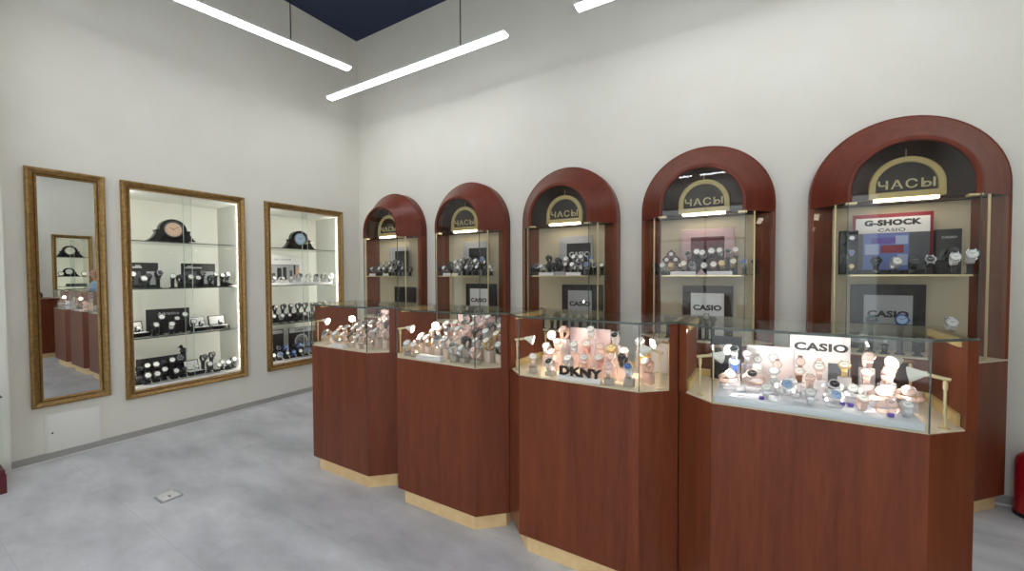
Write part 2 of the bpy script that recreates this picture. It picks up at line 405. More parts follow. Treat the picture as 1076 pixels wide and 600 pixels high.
# ------------------------------------------------------------------ fire extinguisher (right edge)
t = thing('fire_extinguisher', 'red fire extinguisher on the floor right of the last arched cabinet', 'fire extinguisher', (5.955, -.10, 0))
f = MB(); f.lathe([(.0, .0), (.070, .0), (.080, .012), (.080, .30), (.074, .335), (.05, .365), (.028, .378), (.022, .39), (.0, .39)], 28); f.build('body', 'extinguisher_red', t)
f = MB(); f.lathe([(.083, .001), (.083, .022), (.0805, .024)], 28, cap=False); f.build('base_ring', 'hose_black', t)
f = MB(); f.cyl((0, 0, .39), (0, 0, .43), .018, 14); f.cbox(-.02, .09, -.009, .009, .43, .442, .003); f.cbox(-.02, .075, -.009, .009, .452, .464, .003); f.build('valve_lever', 'hose_black', t)
f = MB(); f.tube([(.018, .01, .41), (.06, .01, .42), (.095, .01, .38), (.098, .01, .28), (.094, .01, .16)], .010, 8); f.build('hose', 'hose_black', t)

# ------------------------------------------------------------------ arched cabinets
CX = [.745, 1.905, 3.055, 4.215, 5.36]
PLACE = ['leftmost arched cabinet', 'second arched cabinet', 'third arched cabinet', 'fourth arched cabinet', 'rightmost arched cabinet']
ZC = 1.915
def arch(r, y, zb, n=36, zc=ZC):
    return [(-r, y, zb), (-r, y, (zb+zc)/2)]+[(-r*cos(pi*i/n), y, zc+r*sin(pi*i/n)) for i in range(n+1)]+[(r, y, (zb+zc)/2), (r, y, zb)]
PLAN = [(-.475, -.002), (-.475, -.10), (-.29, -.30), (.29, -.30), (.475, -.10), (.475, -.002)]
def inset(p, d):
    out = []
    for x, y in p:
        sx = (abs(x)-d)*(1 if x > 0 else -1)
        out.append((sx, y if y > -.01 else y+d*(1.0 if y < -.2 else .6)))
    return out
def cab_parts():
    P = []
    ZB = 1.848
    prof = [(.475, -.002), (.475, -.098), (.472, -.1015), (.466, -.1025), (.430, -.142), (.390, -.187), (.350, -.233), (.312, -.279), (.298, -.297), (.292, -.302), (.278, -.302), (.272, -.298), (.272, -.27), (.30, -.255), (.44, -.105), (.44, -.002)]
    f = MB(); f.loft([arch(r, y, ZB) for r, y in prof]+[arch(.475, -.002, ZB)], False)
    n = len(arch(1, 0, ZB)); k = len(prof)
    f.f.append(tuple(i*n for i in range(k))); f.f.append(tuple(i*n+n-1 for i in range(k))[::-1]); f.m += [0, 0]
    P.append(('hood', f.mesh('hood', 'mahogany_hood', angle=24), []))
    f = MB(); a = arch(.2715, -.286, ZB+.001); b = arch(.2715, -.281, ZB+.001)
    f.loft([a, b], True, caps=True); P.append(('arch_pane', f.mesh('arch_pane', 'arch_glass', smooth=False), []))
    f = MB(); a = arch(.439, -.004, ZB+.001); b = arch(.439, -.010, ZB+.001)
    f.loft([a, b], True, caps=True); P.append(('hood_back', f.mesh('hood_back', 'dark_wood', smooth=False), []))
    f = MB(); f.prism([(-.43, -.0125), (-.43, -.105), (-.42, -.118), (.42, -.118), (.43, -.105), (.43, -.0125)], ZB+.002, ZB+.012)
    P.append(('ceiling_panel', f.mesh('ceiling_panel', 'dark_wood', smooth=False), []))
    for s in (-1, 1):
        f = MB(); f.box(*sorted((s*.475, s*.445)), -.10, -.002, .896, ZB-.0005); P.append(('side_panel', f.mesh('side_panel', 'mahogany', smooth=False), []))
    f = MB(); f.prism(PLAN, .10, .886); P.append(('base_body', f.mesh('base_body', 'mahogany', smooth=False), []))
    f = MB(); f.prism(inset(PLAN, .03), .0, .0995); P.append(('plinth', f.mesh('plinth', 'light_oak', smooth=False), []))
    f = MB(); f.prism(inset(PLAN, .004), .8865, .8955); P.append(('deck', f.mesh('deck', 'deck_cream', smooth=False), []))
    f = MB(); f.box(-.4445, .4445, -.012, -.003, .896, ZB-.001); P.append(('back_panel', f.mesh('back_panel', 'liner_beige', smooth=False), []))
    for s in (-1, 1):
        f = MB(); f.prism([(s*.335, -.0125), (s*.4445, -.0125), (s*.4445, -.099)], .8965, ZB-.001); P.append(('inner_side', f.mesh('inner_side', 'mahogany', smooth=False), []))
    f = MB(); f.box(-.289, .289, -.296, -.291, .897, ZB-.002); P.append(('front_pane', f.mesh('front_pane', 'cabinet_glass', smooth=False), []))
    for s in (-1, 1):
        A, B = Vector((s*.2915, -.2935)), Vector((s*.452, -.122)); d = (B-A).normalized(); nn = Vector((-d.y, d.x))*.0025
        f = MB(); f.prism([A+nn, B+nn, B-nn, A-nn], .897, ZB-.002); P.append(('corner_pane', f.mesh('corner_pane', 'cabinet_glass', smooth=False), []))
        f = MB(); f.cyl((s*.345, -.222, .896), (s*.345, -.222, ZB-.001), .0065, 10); f.cyl((s*.345, -.222, .896), (s*.345, -.222, .91), .012, 10)
        P.append(('corner_post', f.mesh('corner_post', 'brass'), []))
        f = MB(); f.box(s*.2905-.002, s*.2905+.002, -.2975, -.290, .897, ZB-.002); P.append(('pane_edge', f.mesh('pane_edge', 'glass_edge', smooth=False), []))
        f = MB(); f.box(*sorted((s*.30, s*.245)), -.29, -.236, ZB-.012, ZB-.001); P.append(('hood_clip', f.mesh('hood_clip', 'brass', smooth=False), []))
    pl = [(-.44, -.014), (-.44, -.105), (-.272, -.272), (.272, -.272), (.44, -.105), (.44, -.014)]
    f = MB(); f.prism(pl, 1.382, 1.390)
    g = MB(); g.box(-.272, .272, -.2745, -.2725, 1.381, 1.391)
    P.append(('shelf', f.mesh('shelf', 'case_glass', smooth=False), [('shelf_edge', g.mesh('shelf_edge', 'brass', smooth=False))]))
    return P
CABP = cab_parts()
def sign_parts():
    P = []
    def arc(r, y, zb, zc): return arch(r, y, zb, 24, zc)
    f = MB(); rings = [arc(.178, .0, 0, .072), arc(.178, -.018, 0, .072), arc(.172, -.022, 0, .072), arc(.146, -.022, 0, .072), arc(.142, -.016, 0, .072), arc(.142, .0, 0, .072)]
    f.loft(rings, False)
    n = len(rings[0]); f.f.append(tuple(i*n for i in range(6))); f.f.append(tuple(i*n+n-1 for i in range(6))[::-1]); f.m += [0, 0]
    f.cbox(-.178, .178, -.024, 0, -.002, .036, .003)
    P.append(('frame', f.mesh('frame', 'satin_gold')))
    f = MB(); f.loft([arc(.1425, -.010, .034, .072), arc(.1425, -.002, .034, .072)], True, caps=True); P.append(('panel', f.mesh('panel', 'sign_brown', smooth=False)))
    f = MB(); f.cbox(-.150, .150, -.020, .014, -.020, -.003, .004); P.append(('light_tube', f.mesh('light_tube', 'sign_tube')))
    return P
SIGN = sign_parts()
for k, cx in enumerate(CX):
    t = thing('arched_cabinet', ['arched mahogany wall cabinet nearest the room corner, leftmost of five', 'arched mahogany wall cabinet, second from the left', 'arched mahogany wall cabinet in the middle of five',
                                 'arched mahogany wall cabinet, second from the right', 'arched mahogany wall cabinet at the right end of the row'][k], 'cabinet', (cx, 0, 0), 0, 'arched cabinets along the back wall')
    for n, me, sub in CABP:
        o = link(n, me, t)
        for sn, sm in sub: link(sn, sm, o)
    s = thing('arched_sign', 'gold arched lettered sign hanging inside the '+PLACE[k], 'sign', (cx+.006, -.155, 1.872), 0, 'arched signs in the cabinets')
    for n, me in SIGN: link(n, me, s)
    text('ЧАСЫ', s, (0, -.0125, .078), .074, 'ink_gold', .002, .0011, 1.16, 1.15)
    f = MB(); f.box(-.006, .006, .001, .006, .0, .25); f.cyl((0, .003, .25), (0, .003, .30), .0025, 6)
    f.build('hanger', 'brass', s)

# ------------------------------------------------------------------ glass counters
CT = [2.150, 3.013, 3.8755, 4.753]
CPL = ['leftmost counter', 'second counter', 'third counter', 'rightmost counter']
ZD, ZT = .90, 1.195
CP = [(-.4295, -1.40), (-.4295, -1.745), (-.295, -1.875), (.295, -1.875), (.4295, -1.745), (.4295, -1.40)]
CPI = [(-.396, -1.43), (-.396, -1.727), (-.265, -1.845), (.265, -1.845), (.396, -1.727), (.396, -1.43)]
CPD = [(-.40, -1.404), (-.40, -1.772), (-.2925, -1.870), (.2925, -1.870), (.40, -1.772), (.40, -1.404)]
def counter_parts():
    P = []
    def a(n, f, m, sub=(), **kw): P.append((n, f.mesh(n, m, **kw), list(sub)))
    f = MB(); f.prism(CP, .095, ZD-.0035); a('base_body', f, 'mahogany', smooth=False)
    f = MB(); f.prism(CPI, 0, .0945); a('plinth', f, 'light_oak', smooth=False)
    f = MB(); f.prism(CPD, ZD-.003, ZD); a('deck', f, 'deck_cream', smooth=False)
    for s in (-1, 1):
        f = MB(); f.box(*sorted((s*.4295, s*.404)), -1.735, -1.40, ZD-.0032, ZT-.010); a('side_panel', f, 'mahogany', smooth=False)
        f = MB(); f.prism([(s*.4295, -1.755), (s*.4295, -1.7355), (s*.398, -1.7355), (s*.398, -1.780)], ZD-.0032, ZT-.010); a('front_post', f, 'mahogany', smooth=False)
        A, B = Vector((s*.2935, -1.8725)), Vector((s*.396, -1.7795)); d = (B-A).normalized(); n = Vector((-d.y, d.x))*.0025
        f = MB(); f.prism([A+n, B+n, B-n, A-n], ZD+.0005, ZT-.0095); a('corner_pane', f, 'clear_glass', smooth=False)
        f = MB(); f.box(s*.2945-.0014, s*.2945+.0014, -1.8755, -1.870, ZD+.0005, ZT-.0095); a('pane_edge', f, 'glass_edge', smooth=False)
        f = MB(); f.box(*sorted((s*.4035, s*.390)), -1.735, -1.44, ZD+.0005, ZD+.035); a('bottom_rail', f, 'satin_gold', smooth=False)
        f = MB(); f.box(*sorted((s*.4035, s*.390)), -1.735, -1.44, ZT-.036, ZT-.0105); a('top_rail', f, 'satin_gold', smooth=False)
    f = MB(); f.box(-.292, .292, -1.875, -1.870, ZD+.0005, ZT-.0095); a('front_pane', f, 'clear_glass', smooth=False)
    f = MB(); f.prism([(-.4295, -1.415), (-.4295, -1.757), (-.296, -1.877), (.296, -1.877), (.4295, -1.757), (.4295, -1.415)], ZT-.009, ZT)
    fe = MB()
    e = [(-.4305, -1.756), (-.2965, -1.8775), (.2965, -1.8775), (.4305, -1.756)]
    for i in range(3):
        A, B = Vector(e[i]), Vector(e[i+1]); d = (B-A).normalized(); n = Vector((-d.y, d.x))*.0006
        fe.prism([A+n*.2, B+n*.2, B-n, A-n], ZT-.0092, ZT+.0002)
    a('glass_top', f, 'case_glass', [('glass_rim', fe.mesh('glass_rim', 'glass_edge', smooth=False))], smooth=False)
    f = MB(); f.box(-.403, .403, -1.418, -1.412, ZD+.03, ZT-.0105); a('rear_door', f, 'clear_glass', smooth=False)
    f = MB(); f.box(-.403, .403, -1.428, -1.404, ZD+.0005, ZD+.03); a('door_track', f, 'satin_gold', smooth=False)
    return P
CNTP = counter_parts()
for k, cx in enumerate(CT):
    t = thing('glass_counter', ['glass-topped mahogany watch counter farthest from the camera, leftmost of four', 'glass-topped mahogany watch counter, second from the left',
                                'glass-topped mahogany watch counter, second from the right', 'glass-topped mahogany watch counter at the right end, nearest the camera'][k], 'counter', (cx, 0, 0), 0, 'glass counters in a row')
    t.scale = (1.034 if k == 3 else 1.0, 1, 1)
    for n, me, sub in CNTP:
        o = link(n, me, t)
        for sn, sm in sub: link(sn, sm, o)

# spotlights on thin posts inside the counters
def spot_parts(L):
    P = []
    f = MB(); f.lathe([(.014, 0), (.014, .004), (.006, .007)], 14); P.append(('base', f.mesh('base', 'brass'), None))
    f = MB(); f.cyl((0, 0, .006), (0, 0, .158), .0042, 10); f.cyl((0, 0, .125), (0, 0, .15), .0065, 10); P.append(('post', f.mesh('post', 'brass'), None))
    f = MB(); f.cyl((-.012, 0, .158), (L, 0, .166), .0065, 10); P.append(('arm', f.mesh('arm', 'brass'), None))
    mt = Matrix.Translation((L-.004, 0, .168)) @ Matrix.Rotation(R(102), 4, 'Y')
    f = MB(); f.lathe([(.008, 0), (.010, .010), (.024, .040), (.026, .046), (.024, .046), (.021, .040), (.009, .013), (.0, .012)], 20, 0, mt)
    g = MB(); g.lathe([(.0, .040), (.012, .038), (.015, .032), (.013, .024), (.008, .016), (0, .014)], 14, 0, mt)
    P.append(('lamp_shade', f.mesh('lamp_shade', 'shade_white'), ('bulb', g.mesh('bulb', 'halogen'))))
    return P
SPOT = spot_parts(.045)
def spot(k, u, v, aim, where):
    t = thing('spotlight', 'small brass spotlight on a post, %s corner of the %s' % (where, CPL[k]), 'spotlight', (CT[k]+u, v, ZD+.0006), R(aim), 'spotlights inside the counters')
    for n, me, sub in SPOT:
        o = link(n, me, t)
        if sub:
            b = link(sub[0], sub[1].copy(), o)
            if k == 3: b.data.materials[0] = M['halogen_white']
for k in range(4):
    spot(k, -.358, -1.785, 20, 'front left')
    spot(k, -.335, -1.50, -40, 'rear left')
    if k >= 2:
        spot(k, .362, -1.785, 160, 'front right')
        spot(k, .345, -1.50, -140, 'rear right')

# ------------------------------------------------------------------ watches
LOOKS = {  # case, strap, dial, hands, words
 'sw': ('steel', 'steel', 'dial_white', 'ink_dark', 'silver watch, white dial'),
 'sb': ('steel', 'steel', 'dial_black', 'ink_silver', 'silver watch, black dial'),
 'su': ('steel', 'steel', 'dial_sky', 'ink_dark', 'silver watch, pale blue dial'),
 'sd': ('steel', 'steel', 'dial_blue', 'ink_silver', 'silver watch, blue dial'),
 'rp': ('rose_gold', 'rose_gold', 'dial_pink', 'ink_dark', 'rose gold watch, pink dial'),
 'rw': ('rose_gold', 'rose_gold', 'dial_white', 'ink_dark', 'rose gold watch, white dial'),
 'rb': ('rose_gold', 'rose_gold', 'dial_black', 'ink_silver', 'rose gold watch, black dial'),
 'gc': ('gold', 'gold', 'dial_champagne', 'ink_dark', 'gold watch, champagne dial'),
 'gw': ('gold', 'gold', 'dial_white', 'ink_dark', 'gold watch, white dial'),
 'kw': ('steel', 'strap_black', 'dial_white', 'ink_dark', 'black strap watch, white dial'),
 'kk': ('plastic_black', 'strap_black', 'dial_black', 'ink_silver', 'all-black watch'),
 'kd': ('dark_steel', 'strap_black', 'dial_black', 'ink_silver', 'black strap watch, dark steel case'),
 'ks': ('steel', 'strap_black', 'dial_black', 'ink_silver', 'black strap watch, steel case'),
 'bw': ('rose_gold', 'strap_brown', 'dial_white', 'ink_dark', 'brown strap watch, white dial'),
 'ww': ('steel', 'strap_white', 'dial_white', 'ink_dark', 'white strap watch, white dial'),
 'pw': ('rose_gold', 'strap_pink', 'dial_white', 'ink_dark', 'pink strap watch, white dial'),
 'ub': ('plastic_blue', 'plastic_blue', 'dial_sky', 'ink_dark', 'blue sports watch'),
 'gr': ('plastic_green', 'plastic_green', 'dial_black', 'ink_silver', 'green sports watch'),
 'ds': ('dark_steel', 'dark_steel', 'dial_black', 'ink_silver', 'dark steel watch, black dial'),
 'dw': ('dark_steel', 'dark_steel', 'dial_white', 'ink_dark', 'dark steel watch, white dial'),
}
_w = {}
def watch_meshes(look, tilt, rad=.0195):
    key = (look, tilt, rad)
    if key in _w: return _w[key]
    cm, sm, dm, hm, words = LOOKS[look]
    ry, rz = .028, .025
    n = Vector((0, -cos(R(tilt)), sin(R(tilt))))
    zc = rz+.0017
    if tilt < 0: return wrap_meshes(key)
    # strap: closed oval loop of a flat band, wide near the case and narrower at the clasp
    N = 30; rings = []
    th0 = math.atan2(n.z/rz, n.y/ry)
    for i in range(N):
        th = th0+2*pi*i/N
        d = abs(((th-th0+pi) % (2*pi))-pi)/pi
        w = rad*(.50-.09*d)
        p = Vector((0, ry*cos(th), zc+rz*sin(th))); o = Vector((0, cos(th)/ry, sin(th)/rz)).normalized()*.0017
        rings.append([(-w, *(p-o)[1:]), (w, *(p-o)[1:]), (w, *(p+o)[1:]), (-w, *(p+o)[1:])])
    rings.append(rings[0])
    f = MB(); f.loft(rings, True); strap = f.mesh('strap', sm)
    x = Vector((1, 0, 0)); up = n.cross(x)
    t = 1/math.sqrt((n.y/ry)**2+(n.z/rz)**2)
    c = Vector((0, 0, zc))+n*(t-.0008)
    mt = Matrix((( x.x, up.x, n.x, c.x), (x.y, up.y, n.y, c.y), (x.z, up.z, n.z, c.z), (0, 0, 0, 1)))
    r = rad
    f = MB(); f.lathe([(r*.80, 0), (r*.97, .0012), (r, .003), (r, .0066), (r*.95, .0086), (r*.86, .0094), (r*.80, .0088), (r*.79, .0074), (0, .0073)], 22, 0, mt)
    for sx in (-1, 1):
        for sy in (-1, 1):
            f.box(sx*r*.50-.0016, sx*r*.50+.0016, *sorted((sy*r*.80, sy*r*1.18)), .0012, .0052, 0, mt)
    f.cyl(mt @ Vector((r*.98, 0, .0045)), mt @ Vector((r*1.13, 0, .0045)), .0023, 8)
    case = f.mesh('wristwatch', cm)
    f = MB(); f.lathe([(r*.785, .0074), (r*.785, .0078), (0, .0078)], 22, 0, mt)
    for q in range(12):
        a = q*pi/6; ml = mt @ Matrix.Rotation(a, 4, 'Z')
        f.box(-.0005, .0005, r*.60, r*.72, .0078, .0081, 1, ml)
    for a, L, w in ((R(52), .40, .0008), (R(-58), .60, .0006)):
        f.box(-w, w, -.001, r*L, .0081, .0084, 1, mt @ Matrix.Rotation(a, 4, 'Z'))
    dial = f.mesh('dial', [dm, hm])
    _w[key] = (case, strap, dial); return _w[key]
def wrap_meshes(key):
    """bracelet lying round an oval cushion: the band loop is level, leaning back, dial to the front"""
    look, tilt, rad = key; cm, sm, dm, hm, words = LOOKS[look]
    rx, ry, hw = .034, .027, rad*.46
    lean = Matrix.Translation((0, 0, hw+.017)) @ Matrix.Rotation(R(tilt), 4, 'X')
    N = 32; rings = []
    for i in range(N+1):
        a = 2*pi*i/N-pi/2; p = Vector((rx*cos(a), ry*sin(a), 0)); o = Vector((cos(a)/rx, sin(a)/ry, 0)).normalized()*.0012
        w = hw*(1-.18*abs(((2*i/N+1) % 2)-1))
        rings.append([tuple(lean @ Vector((q.x, q.y, z))) for q, z in ((p-o, -w), (p-o, w), (p+o, w), (p+o, -w))])
    f = MB(); f.loft(rings, True); strap = f.mesh('strap', sm)
    mt = lean @ Matrix.Translation((0, -ry+.0008, 0)) @ Matrix.Rotation(pi/2, 4, 'X')
    r = rad
    f = MB(); f.lathe([(r*.80, 0), (r*.97, .0012), (r, .003), (r, .0066), (r*.95, .0086), (r*.86, .0094), (r*.80, .0088), (r*.79, .0074), (0, .0073)], 22, 0, mt)
    f.cyl(mt @ Vector((0, r*.98, .0045)), mt @ Vector((0, r*1.13, .0045)), .0023, 8)
    case = f.mesh('wristwatch', cm)
    f = MB(); f.lathe([(r*.785, .0074), (r*.785, .0078), (0, .0078)], 22, 0, mt)
    for q in range(12): f.box(-.0005, .0005, r*.60, r*.72, .0078, .0081, 1, mt @ Matrix.Rotation(q*pi/6, 4, 'Z'))
    for a, L, w in ((R(52), .40, .0008), (R(-58), .60, .0006)): f.box(-w, w, -.001, r*L, .0081, .0084, 1, mt @ Matrix.Rotation(a, 4, 'Z'))
    dial = f.mesh('dial', [dm, hm])
    zs = min(v.co.z for m_ in (case, strap) for v in m_.vertices)
    for m_ in (case, strap, dial):
        for v in m_.vertices: v.co.z -= zs
    _w[key] = (case, strap, dial); return _w[key]
ORD = ['first', 'second', 'third', 'fourth', 'fifth', 'sixth', 'seventh', 'eighth', 'ninth', 'tenth', 'eleventh', 'twelfth', 'thirteenth', 'fourteenth']
def put_watch(look, loc, rz, label, group, tilt=50, rad=.0195, scale=1.0):
    case, strap, dial = watch_meshes(look, tilt, rad)
    o = link('wristwatch', case, None, loc, rz); o.scale = (scale,)*3
    link('strap', strap, o); link('dial', dial, o)
    return tag(o, label, 'watch', group)
_st = {}
STW = {'blush_block': 'blush block', 'grey_block': 'beige block', 'black_block': 'black stand', 'acrylic': 'clear block', 'pink_acrylic': 'pink block'}
def stand_mesh(m, h, w=.042):
    key = (m, round(h, 3), w)
    if key not in _st:
        f = MB(); h = max(h, .008); b = min(.0025, h*.2)
        if m == 'black_block' and h > .03:
            f.cbox(-w/2, w/2, -.02, .02, 0, .007, b); f.cbox(-w*.28, w*.28, -.008, .010, .007, h-.006, .002); f.cbox(-w*.42, w*.42, -.017, .017, h-.006, h, .0015)
        else:
            f.cbox(-w/2, w/2, -w*.45, w*.45, 0, h, b)
        _st[key] = f.mesh('display_stand', m)
    return _st[key]
def put_stand(m, h, loc, rz, label, group, w=.042):
    return tag(link('display_stand', stand_mesh(m, h, w), None, loc, rz), label, 'display stand', group)
jit = random.Random(5)
def row(items, z, place, rname, origin=(0, 0), rot=0, stand='black_block', tilt=50, w=.042, gap=.0004, size=1.0, face=0):
    """items: (u, v, h, look[, turn, scale]) in a local frame, left to right"""
    items = sorted(items, key=lambda i: i[0])
    for q, it in enumerate(items):
        u, v, h, look = it[:4]; turn = R((it[4] if len(it) > 4 else 0)+face+jit.uniform(-11, 11)); s = (it[5] if len(it) > 5 else 1.0)*size*jit.uniform(.94, 1.06)
        u += jit.uniform(-.006, .006); v += jit.uniform(-.006, .006)
        x = origin[0]+u*cos(rot)-v*sin(rot); y = origin[1]+u*sin(rot)+v*cos(rot)
        pos = '%s from left in %s row, %s' % (ORD[q], rname, place) if len(items) > 1 else '%s, %s' % (rname, place)
        hh = round(h/.01)*.01; tl = it[6] if len(it) > 6 else tilt
        if hh > 0:
            put_stand(stand, hh, (x, y, z+gap), rot+turn, '%s under watch %s' % (STW[stand], pos), 'watch stands, %s, %s' % (rname, place), w*max(1, size*.92))
        put_watch(look, (x, y, z+hh+2*gap), rot+turn, LOOKS[look][4]+', '+pos, 'watches, %s, %s' % (rname, place), tl, scale=s)

rnd = random.Random(11)
def pick(s): return rnd.choice(s.split())

def board(loc, w, h, m, label, cat='display board', d=.012, rz=0, tilt=0, group=None, name='display_board'):
    f = MB(); f.cbox(-w/2, w/2, 0, d, 0, h, .002)
    t = thing(name, label, cat, loc, rz, group)
    t.rotation_euler = (R(tilt), 0, rz)
    f.build('panel', m, t)
    return t
def patch(t, x0, x1, z0, z1, m, name, y=-.0012):
    f = MB(); f.box(x0, x1, y, -.0003, z0, z1); return f.build(name, m, t, smooth=False)
def printed_watch(t, x, z, r, strap, dial, ring, ln=2.4, y=-.0015):
    f = MB(); mt = Matrix.Translation((x, y, z)) @ Matrix.Rotation(pi/2, 4, 'X')
    f.box(x-r*.45, x+r*.45, y+.0002, -.0002, z-r*ln, z+r*ln*.62, 0)
    f.lathe([(r, -.0008), (r, .0004), (0, .0004)], 20, 1, mt); f.lathe([(r*.8, .0005), (r*.8, .0009), (0, .0009)], 20, 2, mt)
    f.box(x-.0006, x+.0006, y-.0014, y-.0010, z, z+r*.6, 3); f.box(x, x+r*.45, y-.0014, y-.0010, z-.0006, z+.0006, 3)
    return f.build('printed_watch', [strap, ring, dial, 'ink_dark'], t)

# ---- counter contents -----------------------------------------------------
def C(k): return (CT[k], 0)
ROSE = 'rp rw rw rp gw sw rw bw rp gc'
# leftmost counter
row([(-.30, -1.745, .02, 'rb', 15), (-.225, -1.79, .02, 'sb', 10), (-.115, -1.79, .03, 'sw'), (-.035, -1.79, .03, 'rw'), (.045, -1.79, .03, 'ds'), (.125, -1.79, .03, 'sw'), (.205, -1.79, .03, 'rp', -10)], ZD, CPL[0], 'front', C(0), size=1.2, face=-9, stand='blush_block')
row([(-.20, -1.70, .05, 'rb'), (-.115, -1.70, .06, 'sb'), (-.035, -1.70, .06, 'sw'), (.045, -1.70, .06, 'rw'), (.125, -1.70, .06, 'ds'), (.205, -1.70, .06, 'sw'), (.29, -1.70, .06, 'rp')], ZD, CPL[0], 'second', C(0), size=1.2, face=-9, stand='blush_block')
row([(-.10, -1.61, .10, 'rb'), (-.02, -1.61, .09, 'sb'), (.06, -1.61, .10, 'sw'), (.14, -1.61, .10, 'rw'), (.22, -1.61, .10, 'ds'), (.30, -1.61, .10, 'sw')], ZD, CPL[0], 'third', C(0), size=1.2, face=-9, stand='blush_block')
row([(.06, -1.53, .14, 'rb'), (.14, -1.53, .15, 'sb'), (.22, -1.53, .14, 'sw'), (.30, -1.53, .14, 'rw')], ZD, CPL[0], 'rear', C(0), size=1.2, face=-9, stand='blush_block')
board((CT[0]+.13, -1.475, ZD+.0005), .32, .235, 'pink_card', 'pale pink backing card standing in the leftmost counter', 'display card', .006, name='display_card')
def tray(loc, w, d, h, label, m='white_card', rz=0):
    f = MB(); f.cbox(-w/2, w/2, -d/2, d/2, 0, h*.6, .003); f.cbox(-w/2+.006, w/2-.006, -d/2+.006, d/2-.006, h*.6, h, .003)
    return tag(f.build('display_tray', m, None, loc, rz), label, 'tray')
tray((CT[0]-.045, -1.838, ZD+.0005), .15, .045, .022, 'flat white display tray behind the front glass of the leftmost counter')
# second counter
row([(-.27, -1.79, .02, 'sw', 15), (-.21, -1.80, .02, 'rw', 10), (.10, -1.80, .04, 'sb'), (.17, -1.80, .03, 'sw'), (.24, -1.80, .03, 'rp', -8)], ZD, CPL[1], 'front', C(1), size=1.15, face=-6, stand='grey_block')
row([(-.215, -1.72, .06, 'sw'), (-.145, -1.745, .06, 'rw'), (-.075, -1.74, .06, 'sb'), (-.005, -1.74, .06, 'sw'), (.065, -1.73, .07, 'rp'), (.135, -1.73, .07, 'ds'), (.205, -1.73, .07, 'sw'), (.275, -1.72, .07, 'gw'), (.345, -1.70, .05, 'kw')], ZD, CPL[1], 'second', C(1), size=1.15, face=-6, stand='blush_block')
row([(-.20, -1.64, .09, 'sw'), (-.13, -1.65, .10, 'rw'), (-.06, -1.65, .10, 'sb'), (.01, -1.65, .11, 'sw'), (.08, -1.65, .10, 'rp'), (.15, -1.65, .11, 'ds'), (.22, -1.65, .11, 'sw'), (.29, -1.64, .10, 'gw')], ZD, CPL[1], 'third', C(1), size=1.15, face=-6, stand='blush_block')
row([(-.14, -1.57, .13, 'sw'), (-.07, -1.57, .14, 'rw'), (0, -1.57, .14, 'sb'), (.07, -1.57, .14, 'sw'), (.14, -1.57, .14, 'rp'), (.21, -1.57, .14, 'ds'), (.28, -1.57, .14, 'sw')], ZD, CPL[1], 'fourth', C(1), size=1.15, face=-6, stand='pink_acrylic')
row([(-.04, -1.50, .18, 'ks'), (.05, -1.50, .18, 'sw'), (.14, -1.50, .18, 'rw'), (.23, -1.50, .17, 'sb'), (.32, -1.50, .17, 'sw')], ZD, CPL[1], 'rear', C(1), size=1.15, face=-6, stand='pink_acrylic')
board((CT[1]+.0, -1.465, ZD+.0005), .30, .235, 'pink_card', 'pale pink backing card standing in the second counter', 'display card', .006, name='display_card')
tray((CT[1]-.06, -1.832, ZD+.0005), .19, .05, .028, 'flat white display tray behind the front glass of the second counter')
# third counter
row([(-.26, -1.80, .03, 'rw', 20), (-.155, -1.805, .02, 'sb'), (.145, -1.815, .03, 'rp'), (.24, -1.81, .04, 'sd', -10)], ZD, CPL[2], 'front', C(2), size=1.12, stand='grey_block')
row([(-.185, -1.72, .05, 'rp'), (-.08, -1.735, .03, 'sw'), (-.01, -1.735, .04, 'rw'), (.07, -1.735, .05, 'pw'), (.13, -1.735, .06, 'rp'), (.19, -1.725, .06, 'ds'), (.293, -1.72, .05, 'rw', -20)], ZD, CPL[2], 'second', C(2), size=1.12, stand='pink_acrylic')
row([(-.258, -1.63, .06, 'sw', 15), (-.19, -1.63, .09, 'rw'), (-.105, -1.62, .08, 'sw'), (-.03, -1.63, .09, 'pw'), (.04, -1.62, .08, 'rp'), (.10, -1.63, .08, 'gc'), (.165, -1.62, .07, 'rw'), (.256, -1.62, .06, 'gw', -15)], ZD, CPL[2], 'third', C(2), size=1.12, stand='pink_acrylic')
row([(-.20, -1.53, .14, 'rp'), (-.046, -1.53, .15, 'sw'), (.085, -1.53, .13, 'sb'), (.22, -1.53, .11, 'sw')], ZD, CPL[2], 'rear', C(2), size=1.12, stand='acrylic')
board((CT[2]-.075, -1.475, ZD+.0005), .235, .20, 'pink_card', 'pale backing card standing in the third counter', 'display card', .006, name='display_card')
board((CT[2]+.29, -1.475, ZD+.0005), .09, .17, 'white_card', 'small pale card beside the right spotlight in the third counter', 'display card', .006, name='display_card')
t = thing('letter_sign', 'white block with black standing letters in the third counter', 'sign', (CT[2]+.012, -1.838, ZD+.0005))
f = MB(); f.cbox(-.105, .105, -.018, .018, 0, .022, .003); f.build('base', 'white_card', t)
text('DKNY', t, (0, 0, .041), .056, 'black_gloss', .008, .0022, 1.28, 1.05)
